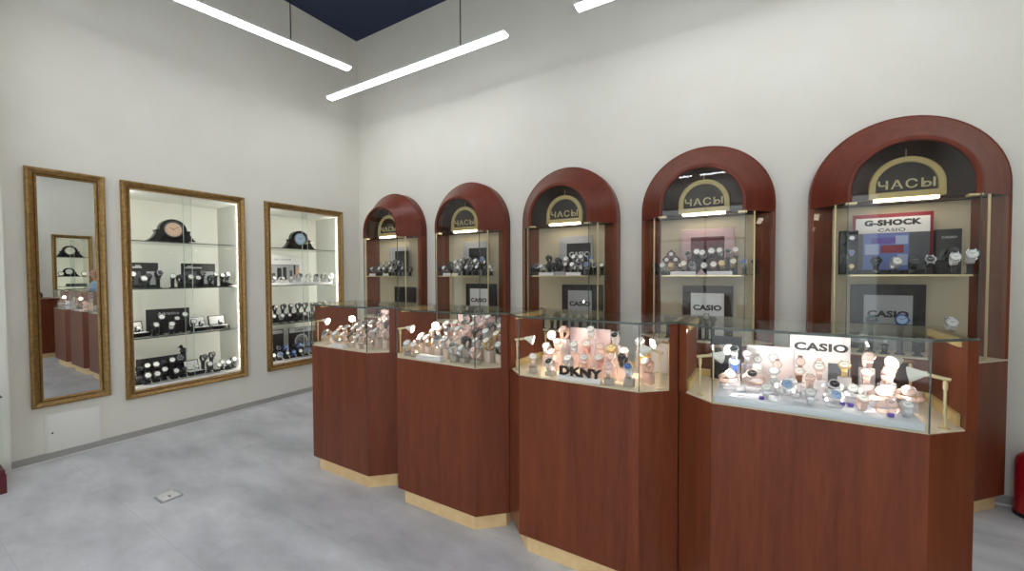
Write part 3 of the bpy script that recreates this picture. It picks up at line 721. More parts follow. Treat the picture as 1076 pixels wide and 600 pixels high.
# rightmost counter
ZR = ZD+.027
f = MB(); f.cbox(-.298, .298, -1.862, -1.60, .0005, .026, .003)
tag(f.build('acrylic_riser', 'blue_acrylic', None, (CT[3], 0, ZD)), 'long pale blue acrylic riser across the rightmost counter', 'riser')
row([(-.125, -1.805, .0, 'sw', 0, .9), (-.065, -1.80, .02, 'su', 0, 1.1, -40), (.012, -1.818, .0, 'sw'), (.082, -1.80, .01, 'su', 0, 1.0, -35), (.16, -1.80, .0, 'rw', 0, .9), (.215, -1.815, .0, 'rp', 0, .9, -45), (.262, -1.815, .0, 'sw', -5, .9)], ZR, CPL[3], 'front', C(3), stand='acrylic')
row([(-.255, -1.735, .02, 'rw', 15, 1.1, -38), (-.168, -1.725, .02, 'rb', 0, 1.1, -50), (-.095, -1.725, .01, 'ww', 0, .9), (-.04, -1.735, .02, 'sw', 0, .9), (.014, -1.725, .04, 'rp', 0, .9), (.078, -1.735, .03, 'sb', 0, .95, -40), (.146, -1.725, .02, 'sw', 0, .9, -40), (.214, -1.73, .02, 'rw', 0, .95, -38), (.292, -1.735, .03, 'rp', -10, 1.05, -38)], ZR, CPL[3], 'second', C(3), stand='acrylic', w=.05)
row([(-.235, -1.65, .05, 'ub'), (-.16, -1.65, .04, 'sw'), (-.09, -1.65, .03, 'ww'), (-.02, -1.65, .04, 'bw'), (.055, -1.65, .06, 'rw'), (.122, -1.65, .08, 'gw'), (.185, -1.65, .06, 'rw'), (.245, -1.65, .07, 'rw')], ZR, CPL[3], 'third', C(3), stand='acrylic')
row([(-.245, -1.565, .12, 'sb'), (-.20, -1.53, .10, 'sw'), (.205, -1.545, .13, 'rp'), (.262, -1.58, .09, 'rw')], ZD, CPL[3], 'rear', C(3), stand='acrylic')
t = board((CT[3]-.112, -1.485, ZD+.0005), .175, .178, 'poster_pink', 'pale pink poster of printed watches in the rightmost counter', 'poster', .006, name='poster')
patch(t, -.0865, .0865, .142, .176, 'white_card', 'header_band')
printed_watch(t, -.045, .115, .017, 'grey_card', 'dial_white', 'steel')
printed_watch(t, .015, .128, .019, 'grey_card', 'dial_white', 'steel', 1.4)
printed_watch(t, .03, .10, .018, 'strap_brown', 'dial_pink', 'rose_gold', 2.2, -.0035)
t = board((CT[3]+.066, -1.478, ZD+.0005), .205, .235, 'white_card', 'tall pale lettered board in the rightmost counter', 'display board', .008)
text('CASIO', t, (.004, -.0006, .186), .044, 'ink_dark', .0005, .0019, 1.38, 1.06)
patch(t, .03, .10, .0, .125, 'dark_grey', 'grey_panel')
printed_watch(t, -.065, .12, .018, 'strap_brown', 'dial_pink', 'rose_gold')
printed_watch(t, .0, .115, .018, 'strap_pink', 'dial_white', 'rose_gold')
board((CT[3]-.285, -1.46, ZD+.0005), .13, .205, 'black_card', 'black backing card at the left rear of the rightmost counter', 'display card', .006, name='display_card')
board((CT[3]+.27, -1.455, ZD+.0005), .17, .15, 'brown_card', 'dark backing card behind the right spotlight of the rightmost counter', 'display card', .006, name='display_card')
for i, (u, v, w_) in enumerate(((.105, -1.768, 'left of the purple pair'), (.128, -1.772, 'right of the purple pair'), (.222, -1.838, 'single one by the front glass'), (-.14, -1.835, 'one at the left end'))):
    f = MB(); f.cbox(-.008, .008, -.006, .006, 0, .014, .003)
    tag(f.build('price_cube', 'plastic_violet', None, (CT[3]+u, v, ZR+.0004), .3), 'purple price cube on the riser, %s, rightmost counter' % w_, 'price cube', 'purple price cubes')

# ---- arched cabinet contents ---------------------------------------------
ZS, ZDK = 1.391, .896
def A(k): return (CX[k], 0)
def cab_board(k, u0, u1, h, m, label, y=-.075, z=ZS):
    return board((CX[k]+(u0+u1)/2, y, z+.0003), u1-u0, h, m, label)
def strips(k, u0, u1, label, m='white_card', y=-.262, z=ZS, h=.028):
    f = MB(); f.prism([(0, 0), (.016, 0), (.012, h), (.008, h)], u0, u1, 0, Matrix(((0, 0, 1, 0), (1, 0, 0, 0), (0, 1, 0, 0), (0, 0, 0, 1))))
    return tag(f.build('price_strip', m, None, (CX[k], y, z+.0003)), label, 'price strip', 'price strips')
# 5: rightmost
t = cab_board(4, -.234, .157, .395, 'red_frame', 'red-framed lettered display board in the rightmost arched cabinet')
patch(t, -.18, .18, .27, .37, 'white_card', 'header_band'); patch(t, -.18, .18, .03, .268, 'blue_print', 'picture')
patch(t, -.18, .18, .0, .03, 'black_card', 'foot_band')
for (a, b, c_, d_, m_) in ((.085, .18, .03, .268, 'dark_grey'), (-.18, -.14, .03, .268, 'dark_grey'), (-.05, .06, .14, .19, 'red_frame'), (-.13, -.06, .13, .20, 'pale_blue_print'), (.02, .08, .195, .25, 'pale_blue_print'), (-.10, .02, .20, .24, 'lavender'), (.03, .08, .06, .13, 'pale_blue_print')):
    patch(t, a, b, c_, d_, m_, 'printed_shape', -.002)
text('G-SHOCK', t, (0, -.0016, .335), .048, 'ink_dark', .0005, .0028, 1.22, 1.06)
text('CASIO', t, (0, -.0016, .287), .030, 'dark_grey', .0004, .0004, 1.5, 1.05)
t = cab_board(4, -.237, .135, .43, 'black_card', 'wide black board in the lower half of the rightmost arched cabinet', -.06, ZDK)
t = board((CX[4]-.05, -.078, ZDK+.0003), .24, .36, 'grey_card', 'grey lettered card leaning on the black board, rightmost arched cabinet', 'display card', .008, name='display_card')
text('CASIO', t, (0, -.0006, .235), .056, 'ink_dark', .0005, .0025, 1.22, 1.04)
t = thing('watch_tower', 'black tower holding three watches, left side of the rightmost arched cabinet', 'display tower', (CX[4]-.272, -.19, ZS+.0003))
f = MB(); f.cbox(-.048, .048, -.02, .02, 0, .285, .003); f.build('column_body', 'black_gloss', t)
f = MB()
for z in (.055, .145, .235): f.box(-.04, .04, -.046, -.0205, z-.034, z-.029)
f.build('ledge', 'black_gloss', t, smooth=False)
for i, (z, lk) in enumerate(((.055, 'gc'), (.145, 'sd'), (.235, 'kw'))):
    put_watch(lk, (CX[4]-.262, -.19-.0335, ZS+z-.0285), 0, LOOKS[lk][4]+' on the black tower, %s, rightmost arched cabinet' % ['lowest', 'middle', 'topmost'][i], 'watches on the black tower', 15, scale=.8)
t = thing('watch_display_box', 'tall black display box right of the red-framed board, rightmost arched cabinet', 'display box', (CX[4]+.215, -.115, ZS+.0003))
f = MB(); f.cbox(-.056, .056, -.002, .05, 0, .275, .003); f.build('back_shell', 'black_card', t)
f = MB(); f.cbox(-.05, .05, -.02, -.0022, .08, .165, .003); f.build('cushion', 'black_gloss', t)
text('CASIO', t, (0, -.0026, .225), .018, 'ink_silver', .0004, .0003, 1.3)
put_watch('ds', (CX[4]+.215, -.168, ZS+.105), 0, 'dark steel watch floating before the tall black box, rightmost arched cabinet', 'watches, rightmost arched cabinet', 20, scale=1.05)
row([(-.135, -.215, .03, 'kk', 0, 1.25), (-.055, -.215, .03, 'sw', 0, 1.1), (.03, -.215, .03, 'kd', 0, 1.1), (.105, -.215, .04, 'ks', 0, 1.1), (.20, -.225, .05, 'ww', 0, 1.1), (.295, -.165, .06, 'ww', 0, 1.25)], ZS, PLACE[4], 'shelf', A(4), size=1.22, tilt=22)
row([(-.15, -.215, .16, 'gr', 0, 1.2), (-.02, -.215, .16, 'ub', 0, 1.3), (.21, -.19, .16, 'ww', 0, 1.2)], ZDK, PLACE[4], 'lower', A(4), size=1.22, tilt=15)
row([(-.205, -.235, .06, 'sw', 0, .8), (-.09, -.235, .06, 'sw', 0, .8), (.06, -.235, .06, 'ds', 0, .8), (.13, -.235, .06, 'sw', 0, .8)], ZDK, PLACE[4], 'front lower', A(4), size=1.22, tilt=40)
# 4
t = cab_board(3, -.166, .211, .362, 'pink_fabric', 'pink display board in the fourth arched cabinet')
patch(t, -.117, .123, .03, .30, 'burgundy', 'dark_panel')
t = cab_board(3, -.156, .208, .41, 'brown_card', 'dark brown board in the lower half of the fourth arched cabinet', -.06, ZDK)
t = board((CX[3]+.028, -.078, ZDK+.0003), .238, .352, 'white_card', 'white lettered card before the brown board, fourth arched cabinet', 'display card', .008, name='display_card')
text('CASIO', t, (0, -.0006, .235), .056, 'ink_dark', .0005, .0025, 1.22, 1.04)
row([(-.10, -.145, .12, 'sb'), (-.045, -.145, .13, 'kw'), (.01, -.145, .12, 'sw'), (.065, -.145, .13, 'kw'), (.12, -.145, .14, 'sw'), (.175, -.145, .13, 'sb'), (.23, -.145, .14, 'rw')], ZS, PLACE[3], 'rear', A(3), size=1.22, tilt=25)
row([(-.34, -.15, .03, 'ds'), (-.275, -.19, .03, 'sw'), (-.205, -.215, .03, 'gc'), (-.13, -.215, .04, 'gw'), (-.055, -.215, .03, 'sb'), (.02, -.215, .02, 'kw'), (.085, -.215, .03, 'bw'), (.15, -.215, .04, 'gc'), (.215, -.215, .05, 'gw'), (.285, -.18, .05, 'sd'), (.35, -.12, .05, 'ds')], ZS, PLACE[3], 'front', A(3), size=1.22, tilt=25)
t = thing('diamond_rack', 'dark rack of diamond-set watch tiles left in the fourth arched cabinet', 'display rack', (CX[3]-.235, -.11, ZS+.0003))
f = MB(); f.box(-.05, .06, -.02, .02, 0, .008); f.box(-.006, .006, .0, .012, .008, .17); f.build('base', 'black_block', t, smooth=False)
for (x, z) in ((0, .17), (-.035, .125), (.035, .125), (0, .08), (.07, .08)):
    f = MB(); f.box(-.026, .026, -.008, 0, -.026, .026, 0, Matrix.Translation((x, -.0005, z)) @ Matrix.Rotation(pi/4, 4, 'Y'))
    f.lathe([(.016, 0), (.016, .004), (0, .004)], 16, 1, Matrix.Translation((x, -.0085, z)) @ Matrix.Rotation(pi/2, 4, 'X'))
    f.build('watch_tile', ['burgundy', 'dial_white'], t, smooth=False)
strips(3, -.215, -.035, 'white price strip left of the pink triangle, fourth arched cabinet'); strips(3, .045, .21, 'white price strip right of the pink triangle, fourth arched cabinet')
f = MB(); f.prism([(-.038, 0), (.038, 0), (0, .045)], 0, .012, 0, None, 'Y'); tag(f.build('price_tent', 'pink_fabric', None, (CX[3]+.005, -.252, ZS+.0003), smooth=False), 'small pink triangular card on shelf of the fourth arched cabinet', 'card')
row([(-.235, -.21, .11, 'kk'), (-.19, -.21, .10, 'kd'), (-.01, -.215, .11, 'kk'), (.04, -.215, .13, 'dw'), (.085, -.215, .11, 'kk')], ZDK, PLACE[3], 'lower', A(3), size=1.22, tilt=25)
# 3
t = cab_board(2, -.085, .236, .362, 'grey_card', 'grey lettered display board in the third arched cabinet')
patch(t, -.085, .15, .06, .295, 'black_card', 'dark_panel')
text('CASIO', t, (.04, -.0016, .19), .066, 'ink_silver', .0005, .002, 1.05, 1.03)
t = cab_board(2, -.066, .335, .408, 'black_card', 'black board in the lower half of the third arched cabinet', -.06, ZDK)
t = board((CX[2]+.12, -.078, ZDK+.0003), .234, .355, 'grey_card', 'grey lettered card before the black board, third arched cabinet', 'display card', .008, name='display_card')
text('CASIO', t, (0, -.0006, .23), .056, 'ink_dark', .0005, .0025, 1.22, 1.04)
row([(-.15, -.14, .12, 'kd'), (-.05, -.145, .09, 'ds'), (.03, -.145, .10, 'sw'), (.10, -.145, .12, 'sw'), (.17, -.145, .12, 'sw'), (.25, -.14, .11, 'sd')], ZS, PLACE[2], 'rear', A(2), size=1.22, tilt=25)
row([(-.33, -.15, .03, 'ds'), (-.255, -.20, .04, 'ks'), (-.19, -.215, .04, 'sw'), (-.125, -.215, .04, 'ds'), (-.06, -.215, .04, 'kd'), (0, -.215, .04, 'ds'), (.06, -.215, .05, 'dw'), (.12, -.215, .05, 'sw'), (.18, -.215, .05, 'sb'), (.24, -.21, .05, 'sd'), (.305, -.17, .04, 'ks'), (.355, -.115, .04, 'dw')], ZS, PLACE[2], 'front', A(2), size=1.22, tilt=25)
strips(2, -.21, -.06, 'white price strip left of the grey tag, third arched cabinet'); strips(2, .06, .20, 'white price strip right of the grey tag, third arched cabinet')
strips(2, -.05, .05, 'grey price tag in the middle of the third arched cabinet shelf', 'grey_card', h=.036)
row([(-.20, -.20, .12, 'kd'), (-.10, -.215, .07, 'gw'), (-.03, -.215, .09, 'ds'), (.04, -.215, .08, 'sw'), (.11, -.215, .08, 'gw'), (.18, -.215, .08, 'sw'), (.25, -.20, .08, 'gw')], ZDK, PLACE[2], 'lower', A(2), size=1.22, tilt=30)
# 2
t = cab_board(1, -.085, .236, .362, 'grey_card', 'grey display board with black panel in the second arched cabinet')
patch(t, -.085, .15, .06, .295, 'black_card', 'dark_panel')
t = cab_board(1, -.066, .335, .408, 'black_card', 'black board in the lower half of the second arched cabinet', -.06, ZDK)
t = board((CX[1]+.12, -.078, ZDK+.0003), .234, .355, 'white_card', 'white lettered card before the black board, second arched cabinet', 'display card', .008, name='display_card')
text('CASIO', t, (0, -.0006, .23), .056, 'ink_dark', .0005, .0025, 1.22, 1.04)
row([(-.20+.085*i, -.145, [.08, .10, .12, .12, .11, .12][i], ['ds', 'sw', 'dw', 'sb', 'sw', 'sd'][i]) for i in range(6)], ZS, PLACE[1], 'rear', A(1), size=1.22, tilt=25)
row([(-.34+.062*i, -.215 if 1 < i < 10 else -.15, .04, ['ds', 'kd', 'sw', 'ds', 'sb', 'kw', 'ds', 'sw', 'ks', 'dw', 'ds', 'sw'][i]) for i in range(12)], ZS, PLACE[1], 'front', A(1), size=1.22, tilt=25)
strips(1, -.22, -.12, 'white price strip at left on the second arched cabinet shelf'); strips(1, -.10, -.02, 'yellowish price tag on the second arched cabinet shelf', 'deck_cream')
row([(-.05+.07*i, -.21, .10, ['kd', 'ds', 'kw', 'ds', 'sw'][i]) for i in range(5)], ZDK, PLACE[1], 'lower', A(1), size=1.22, tilt=30)
# 1
t = cab_board(0, -.09, .24, .35, 'grey_card', 'grey display board with black panel in the leftmost arched cabinet')
patch(t, -.06, .17, .05, .30, 'black_card', 'dark_panel')
t = cab_board(0, -.02, .33, .36, 'black_card', 'black board in the lower half of the leftmost arched cabinet', -.06, ZDK)
row([(-.15+.085*i, -.145, [.09, .10, .10, .12, .11][i], ['ds', 'sw', 'dw', 'sb', 'sw'][i]) for i in range(5)], ZS, PLACE[0], 'rear', A(0), size=1.22, tilt=25)
row([(-.33+.066*i, -.215 if 1 < i < 9 else -.15, .04, ['ds', 'dw', 'sw', 'ds', 'sw', 'kw', 'ds', 'sw', 'ks', 'dw', 'ds'][i]) for i in range(11)], ZS, PLACE[0], 'front', A(0), size=1.22, tilt=25)
strips(0, -.24, -.14, 'white price strip at left on the leftmost arched cabinet shelf'); strips(0, .0, .09, 'white price strip at right on the leftmost arched cabinet shelf')
row([(-.18+.09*i, -.20, .10, ['ds', 'kw', 'sw', 'ds'][i]) for i in range(4)], ZDK, PLACE[0], 'lower', A(0), size=1.22, tilt=30)

# ---- wall case contents (local u along the wall toward the corner, v into the wall) ----
def L(case, u, v):
    y0 = NICHES[case][0]
    return (-v, y0+u)
CASE = ['mirror-side wall case', 'corner wall case']
def case_row(case, z, rname, items, stand='black_block', tilt=25, w=.042):
    row(items, z, CASE[case], rname, (0, NICHES[case][0]), pi/2, stand, tilt, w, size=1.24)
def case_board(case, u0, u1, v, z, h, m, label, d=.012, cat='display board', name='display_board'):
    x, y = L(case, (u0+u1)/2, v)
    return board((x, y, z+.0003), u1-u0, h, m, label, cat, d, pi/2, name=name)
def mantel_clock(loc, rz, s, dial, label, group=None):
    t = thing('mantel_clock', label, 'clock', loc, rz, group)
    n = 20; pts = [(-.20, 0), (-.20, .018), (-.172, .045), (-.152, .075), (-.140, .10), (-.148, .112), (-.148, .124), (-.130, .130), (-.118, .128), (-.116, .130)]
    pts += [(-.116*cos(pi*i/n), .130+.112*sin(pi*i/n)) for i in range(1, n)]
    pts += [(-x, z) for x, z in pts[:10][::-1]]
    pts = [(x*s, z*s) for x, z in pts]
    f = MB(); f.prism(pts, -.035*s, .035*s, 0, None, 'Y'); f.build('body', 'black_gloss', t, smooth=True, angle=40)
    f = MB(); f.cbox(-.215*s, .215*s, -.048*s, .048*s, -.0, .014*s, .003); f.build('base', 'black_gloss', t)
    mt = Matrix.Translation((0, -.0352*s, .135*s)) @ Matrix.Rotation(pi/2, 4, 'X')
    f = MB(); f.lathe([(.086*s, 0), (.086*s, .006), (.078*s, .010), (.072*s, .004), (.072*s, 0)], 30, 0, mt, cap=False); f.build('bezel', 'dark_steel', t)
    f = MB(); f.lathe([(.072*s, .001), (.072*s, .002), (0, .002)], 30, 0, mt)
    for q in range(12): f.box(-.0018*s, .0018*s, .054*s, .066*s, .002, .003, 1, mt @ Matrix.Rotation(q*pi/6, 4, 'Z'))
    f.box(-.0025*s, .0025*s, -.006, .036*s, .003, .004, 1, mt @ Matrix.Rotation(R(60), 4, 'Z')); f.box(-.0018*s, .0018*s, -.006, .052*s, .004, .005, 1, mt @ Matrix.Rotation(R(-50), 4, 'Z'))
    f.build('dial', [dial, 'ink_dark'], t)
ZF = Z0+FR+.0205
x, y = L(0, -.06, .20); mantel_clock((x, y, SH[2]+.0004), pi/2, .92, 'dial_peach', 'black mantel clock with peach dial, top shelf beside the mirror', 'mantel clocks')
x, y = L(1, .025, .20); mantel_clock((x, y, SH[2]+.0004), pi/2, .92, 'dial_pale_sky', 'black mantel clock with pale blue dial, top shelf near the corner', 'mantel clocks')
f = MB(); f.cbox(-.05, .05, -.03, .03, 0, .012, .002); x, y = L(0, .10, .11); tag(f.build('price_strip', 'white_card', None, (x, y, SH[2]+.0004), pi/2), 'white price strip beside the mantel clock with peach dial', 'price strip', 'price strips')
def watch_box(case, u, v, z, look, label, turn=0, s=1.0):
    x, y = L(case, u, v); rz = pi/2+R(turn)
    t = thing('watch_box', 'open black watch box with white lining, '+label, 'watch box', (x, y, z+.0004), rz, 'open watch boxes')
    w, d = .13*s, .10*s
    f = MB(); f.cbox(-w/2, w/2, -d/2, d/2, 0, .035, .003); f.build('base', 'black_gloss', t)
    f = MB(); f.cbox(-w/2+.007, w/2-.007, -d/2+.007, d/2-.007, .0352, .040, .002); f.build('cushion', 'white_card', t)
    mt = Matrix.Translation((0, d/2, .037)) @ Matrix.Rotation(R(-14), 4, 'X')
    f = MB(); f.cbox(-w/2, w/2, 0, .026, 0, .10, .003, 0, mt); ld = f.build('lid', 'black_gloss', t)
    f = MB(); f.box(-w/2+.008, w/2-.008, -.002, -.0004, .008, .092, 0, mt); f.build('lid_lining', 'white_card', ld, smooth=False)
    if look:
        put_watch(look, (x+.012, y, z+.041), rz, LOOKS[look][4]+' in open box, '+label, 'watches in open boxes', 35)
# case beside the mirror: second shelf
for i, (a, b, wd) in enumerate(((-.375, -.16, 'left'), (.02, .31, 'right'))):
    t = case_board(0, a, b, .24, SH[1], .235, 'black_card', 'black display board with silver heading, %s on the second shelf beside the mirror' % wd)
    w_ = b-a
    patch(t, -w_/2+.03, w_/2-.12, .185, .20, 'ink_silver', 'printed_heading'); patch(t, -w_/2+.05, -w_/2+.085, .202, .212, 'ink_silver', 'printed_emblem')
    patch(t, .02, w_/2-.012, .03, .155, 'grey_card', 'printed_picture'); patch(t, -w_/2+.012, -.02, .03, .155, 'dark_grey', 'printed_picture')
case_row(0, SH[1], 'second-shelf', [(-.375, .15, .08, 'kw'), (-.318, .12, .04, 'kw'), (-.262, .16, .06, 'kd'), (-.20, .14, .09, 'ks'), (-.085, .14, .06, 'kw'), (-.03, .14, .05, 'kd'), (.04, .12, .05, 'kw'), (.10, .14, .04, 'dw'), (.16, .16, .09, 'ks'), (.215, .12, .05, 'kd'), (.27, .15, .08, 'kw'), (.328, .15, .07, 'kw'), (.385, .16, .08, 'kw')])
f = MB(); f.prism([(-.05, 0), (.05, 0), (.05, .012), (-.05, .045)], -.045, .045, 0, None, 'Y'); f.box(-.035, .035, -.047, -.0455, .006, .011, 1)
x, y = L(0, .388, .102); tag(f.build('display_pad', ['black_block', 'ink_silver'], None, (x, y, SH[1]+.0004), pi/2, smooth=False), 'sloping black display pad at the right end of the second shelf beside the mirror', 'display pad')
# third shelf
t = case_board(0, -.249, .088, .27, SH[0], .235, 'black_card', 'wide black board with silver script, third shelf beside the mirror')
text('Adriatica', t, (.0, -.0006, .190), .040, 'ink_silver', .0004, .0004, 1.15)
watch_box(0, -.335, .21, SH[0], 'kw', 'left end of third shelf beside mirror', 8, 1.15)
watch_box(0, .155, .21, SH[0], 'kw', 'right of the script board', 4, 1.1)
watch_box(0, .325, .21, SH[0], 'kw', 'right end of third shelf beside mirror', -4, 1.15)
case_row(0, SH[0], 'third-shelf', [(-.235, .12, .06, 'kw'), (-.175, .16, .12, 'kw'), (-.115, .13, .05, 'ww'), (-.06, .16, .10, 'dw'), (.005, .17, .13, 'kw'), (.06, .12, .06, 'kw')])
# bottom
t = case_board(0, -.325, .062, .28, ZF, .20, 'black_card', 'long black display board at the bottom, beside the mirror')
case_row(0, ZF, 'bottom rear', [(-.33, .21, .09, 'kd'), (-.27, .21, .10, 'dw'), (-.21, .21, .10, 'kw'), (-.15, .21, .11, 'kd'), (-.09, .21, .12, 'kw'), (-.03, .21, .13, 'ks'), (.175, .22, .10, 'kd'), (.25, .22, .12, 'kd')])
case_row(0, ZF, 'bottom front', [(-.37, .12, .02, 'kd'), (-.305, .10, .03, 'kw'), (-.235, .11, .03, 'kw'), (-.17, .13, .06, 'kw'), (-.10, .11, .03, 'kw'), (-.035, .12, .03, 'kd'), (.185, .12, .04, 'kw'), (.24, .10, .02, 'ww'), (.295, .12, .04, 'sw'), (.35, .12, .03, 'kw'), (.405, .14, .05, 'kw')])
watch_box(0, .075, .15, ZF, 'ww', 'bottom of case beside mirror', 5, 1.0)
x, y = L(0, .03, .274)
t = thing('ornament_bird', 'small black bird ornament on the long board at the bottom, beside the mirror', 'ornament', (x, y+.0, ZF+.2008), pi/2)
f = MB(); f.lathe([(.0, 0), (.024, .002), (.03, .03), (.022, .055), (0, .062)], 14, 0, Matrix.Translation((0, -.006, .0)))
f.lathe([(0, -.02), (.014, -.008), (.017, .004), (.01, .016), (0, .02)], 12, 0, Matrix.Translation((-.02, -.006, .07))); f.cyl((-.03, -.006, .072), (-.055, -.006, .064), .006, 8, 0, .001)
f.build('body', 'black_gloss', t)
# case near the corner
t = case_board(1, -.32, .08, .24, SH[1]+.0, .345, 'white_card', 'white picture board of silhouettes, second shelf near the corner')
patch(t, -.17, .17, .06, .235, 'grey_card', 'printed_picture'); patch(t, -.17, .17, .236, .241, 'ink_dark', 'printed_line')
text('LEE COOPER', t, (-.03, -.0006, .30), .026, 'ink_dark', .0003, 0, 1.25, 1.1)
for (a, b, c_, d_, m_) in ((-.10, -.05, .06, .20, 'ink_dark'), (-.03, .01, .06, .21, 'ink_dark'), (.05, .08, .06, .17, 'dark_grey'), (.10, .12, .12, .24, 'ink_dark'), (.13, .17, .10, .2, 'skin_print'), (-.16, -.12, .06, .14, 'dark_grey')):
    patch(t, a, b, c_, d_, m_, 'printed_shape', -.002)
f = MB(); f.cbox(-.40, .40, -.03, .03, 0, .03, .003); x, y = L(1, -.0, .12); tag(f.build('display_tray', 'white_card', None, (x, y, SH[1]+.0004), pi/2), 'long white watch tray, second shelf near the corner', 'tray')
case_row(1, SH[1]+.031, 'second-shelf', [(-.34+.105*i, .12, .0 if i < 3 else .03, ['sw', 'ww', 'sw', 'sb', 'sw', 'sb', 'ks', 'sw', 'sw'][i]) for i in range(8)], 'acrylic', 30)
f = MB(); f.cbox(-.40, .40, -.03, .03, 0, .09, .003); x, y = L(1, 0, .24); tag(f.build('display_riser', 'black_block', None, (x, y, SH[0]+.0004), pi/2), 'long black riser, third shelf near the corner', 'riser')
case_row(1, SH[0]+.091, 'riser', [(-.34+.09*i, .24, .05, ['kd', 'kw', 'kd', 'dw', 'kd', 'ks', 'sw', 'kd', 'kw'][i]) for i in range(9)])
case_row(1, SH[0], 'third-shelf', [(-.34+.09*i, .13, .04, ['kw', 'sw', 'dw', 'kd', 'kw', 'sw', 'kw', 'dw', 'kw'][i]) for i in range(9)])
t = case_board(1, -.34, -.14, .27, ZF, .33, 'black_card', 'black board at the bottom left, case near the corner')
patch(t, -.07, .09, .28, .32, 'grey_card', 'header_band')
t = case_board(1, -.075, .275, .27, ZF, .33, 'black_card', 'black lettered board with a large printed dial at the bottom near the corner')
patch(t, -.17, .17, .27, .325, 'grey_card', 'header_band'); text('CASIO', t, (-.03, -.0016, .298), .042, 'ink_dark', .0004, .001, 1.2, 1.04)
f = MB(); mt = Matrix.Translation((-.02, -.0012, .16)) @ Matrix.Rotation(pi/2, 4, 'X')
f.lathe([(.085, -.0008), (.085, .0004), (0, .0004)], 28, 0, mt); f.lathe([(.068, .0005), (.068, .0009), (0, .0009)], 28, 1, mt)
for q in range(12): f.box(-.003, .003, .048, .062, .001, .0014, 2, mt @ Matrix.Rotation(q*pi/6, 4, 'Z'))
f.box(-.002, .002, 0, .045, .001, .0015, 2, mt @ Matrix.Rotation(.9, 4, 'Z')); f.build('printed_dial', ['grey_card', 'dark_grey', 'ink_silver'], t)
case_row(1, ZF, 'bottom rear', [(-.34+.085*i, .20, .08, ['kd', 'ks', 'ub', 'kd', 'ub', 'sd', 'ks', 'kw'][i]) for i in range(8)])
case_row(1, ZF, 'bottom front', [(-.36+.08*i, .11, .02, ['kw', 'sd', 'dw', 'ub', 'kw', 'sd', 'sw', 'kw', 'dw'][i]) for i in range(9)])
# clocks in the reflected case
def rc(u, v): return (W+v, -1.25-u)
for (u, z, s, lab) in ((.0, 1.78, .95, 'black mantel clock on the top shelf of the reflected case'), (.02, 1.40, .7, 'black mantel clock on the middle shelf of the reflected case')):
    x, y = rc(u, .2); mantel_clock((x, y, z+.0004), -pi/2, s, 'dial_white', lab, 'mantel clocks')
for u, lab in ((-.17, 'left'), (.15, 'right')):
    x, y = rc(u, .17)
    t = thing('table_clock', 'small round black table clock, %s on the middle shelf of the reflected case' % lab, 'clock', (x-.09, y, 1.4004), -pi/2)
    f = MB(); f.cbox(-.03, .03, -.02, .02, 0, .01, .002); f.build('base', 'black_gloss', t)
    mt = Matrix.Translation((0, .012, .052)) @ Matrix.Rotation(pi/2, 4, 'X')
    f = MB(); f.lathe([(.044, 0), (.046, .012), (.040, .024), (.037, .022), (0, .022)], 22, 0, mt); f.build('body', 'black_gloss', t)
    f = MB(); f.lathe([(.036, .0221), (.036, .0235), (0, .0235)], 22, 0, mt); f.box(-.001, .001, 0, .025, .0235, .0242, 1, mt); f.box(-.001, .001, 0, .018, .0235, .0242, 1, mt @ Matrix.Rotation(-1.2, 4, 'Z')); f.build('dial', ['dial_white', 'ink_dark'], t)
x, y = rc(-.08, .2)
f = MB(); f.cbox(-.14, .14, -.05, .05, 0, .055, .004); tag(f.build('flat_box', 'black_card', None, (x, y, 1.2004), -pi/2), 'flat black box on the lower shelf of the reflected case', 'box')

# ------------------------------------------------------------------ cash desk and shop assistant (seen only in the mirror)
t = thing('cash_desk', 'plain mahogany cash desk beyond the counters, seen in the mirror', 'cash desk', (6.25, -1.80, 0))
f = MB(); f.box(-.38, .38, -.27, .27, .08, .99); f.build('body', 'mahogany', t, smooth=False)
f = MB(); f.box(-.35, .35, -.24, .24, 0, .0795); f.build('plinth', 'light_oak', t, smooth=False)
f = MB(); f.cbox(-.40, .40, -.29, .29, .9905, 1.02, .006); f.build('top', 'mahogany', t)
t = thing('desk_phone', 'black desk telephone on the cash desk, seen in the mirror', 'telephone', (6.35, -1.86, 1.0205), .3)
f = MB(); f.prism([(-.09, 0), (.09, 0), (.09, .07), (-.09, .03)], -.08, .08, 0, None, 'Y'); f.build('base', 'black_gloss', t, smooth=False)
f = MB(); f.tube([(.02, -.075, .055), (.03, -.06, .085), (.035, 0, .092), (.03, .06, .085), (.02, .075, .055)], .014, 10); f.build('handset', 'black_gloss', t)

def skin_mesh(name, verts, edges, radii, mats, root=0, sub=2):
    me = bpy.data.meshes.new(name); me.from_pydata(verts, edges, [])
    ob = bpy.data.objects.new(name, me); COL.objects.link(ob)
    md = ob.modifiers.new('Skin', 'SKIN'); md.use_smooth_shade = True
    if not me.skin_vertices: me.skin_vertices.new()
    for i, r in enumerate(radii):
        sv = me.skin_vertices[0].data[i]
        sv.radius = r if isinstance(r, tuple) else (r, r); sv.use_root = (i == root)
    s = ob.modifiers.new('Sub', 'SUBSURF'); s.levels = sub; s.render_levels = sub
    bpy.context.view_layer.update()
    m2 = bpy.data.meshes.new_from_object(ob.evaluated_get(bpy.context.evaluated_depsgraph_get()))
    bpy.data.objects.remove(ob)
    m2.name = name; m2.materials.clear()
    for m in mats: m2.materials.append(M[m])
    m2.polygons.foreach_set('use_smooth', [True]*len(m2.polygons))
    return m2
def chain(vs, es, rs, start, pts):
    p = start
    for co, r in pts:
        vs.append(co); rs.append(r); es.append((p, len(vs)-1)); p = len(vs)-1
    return p
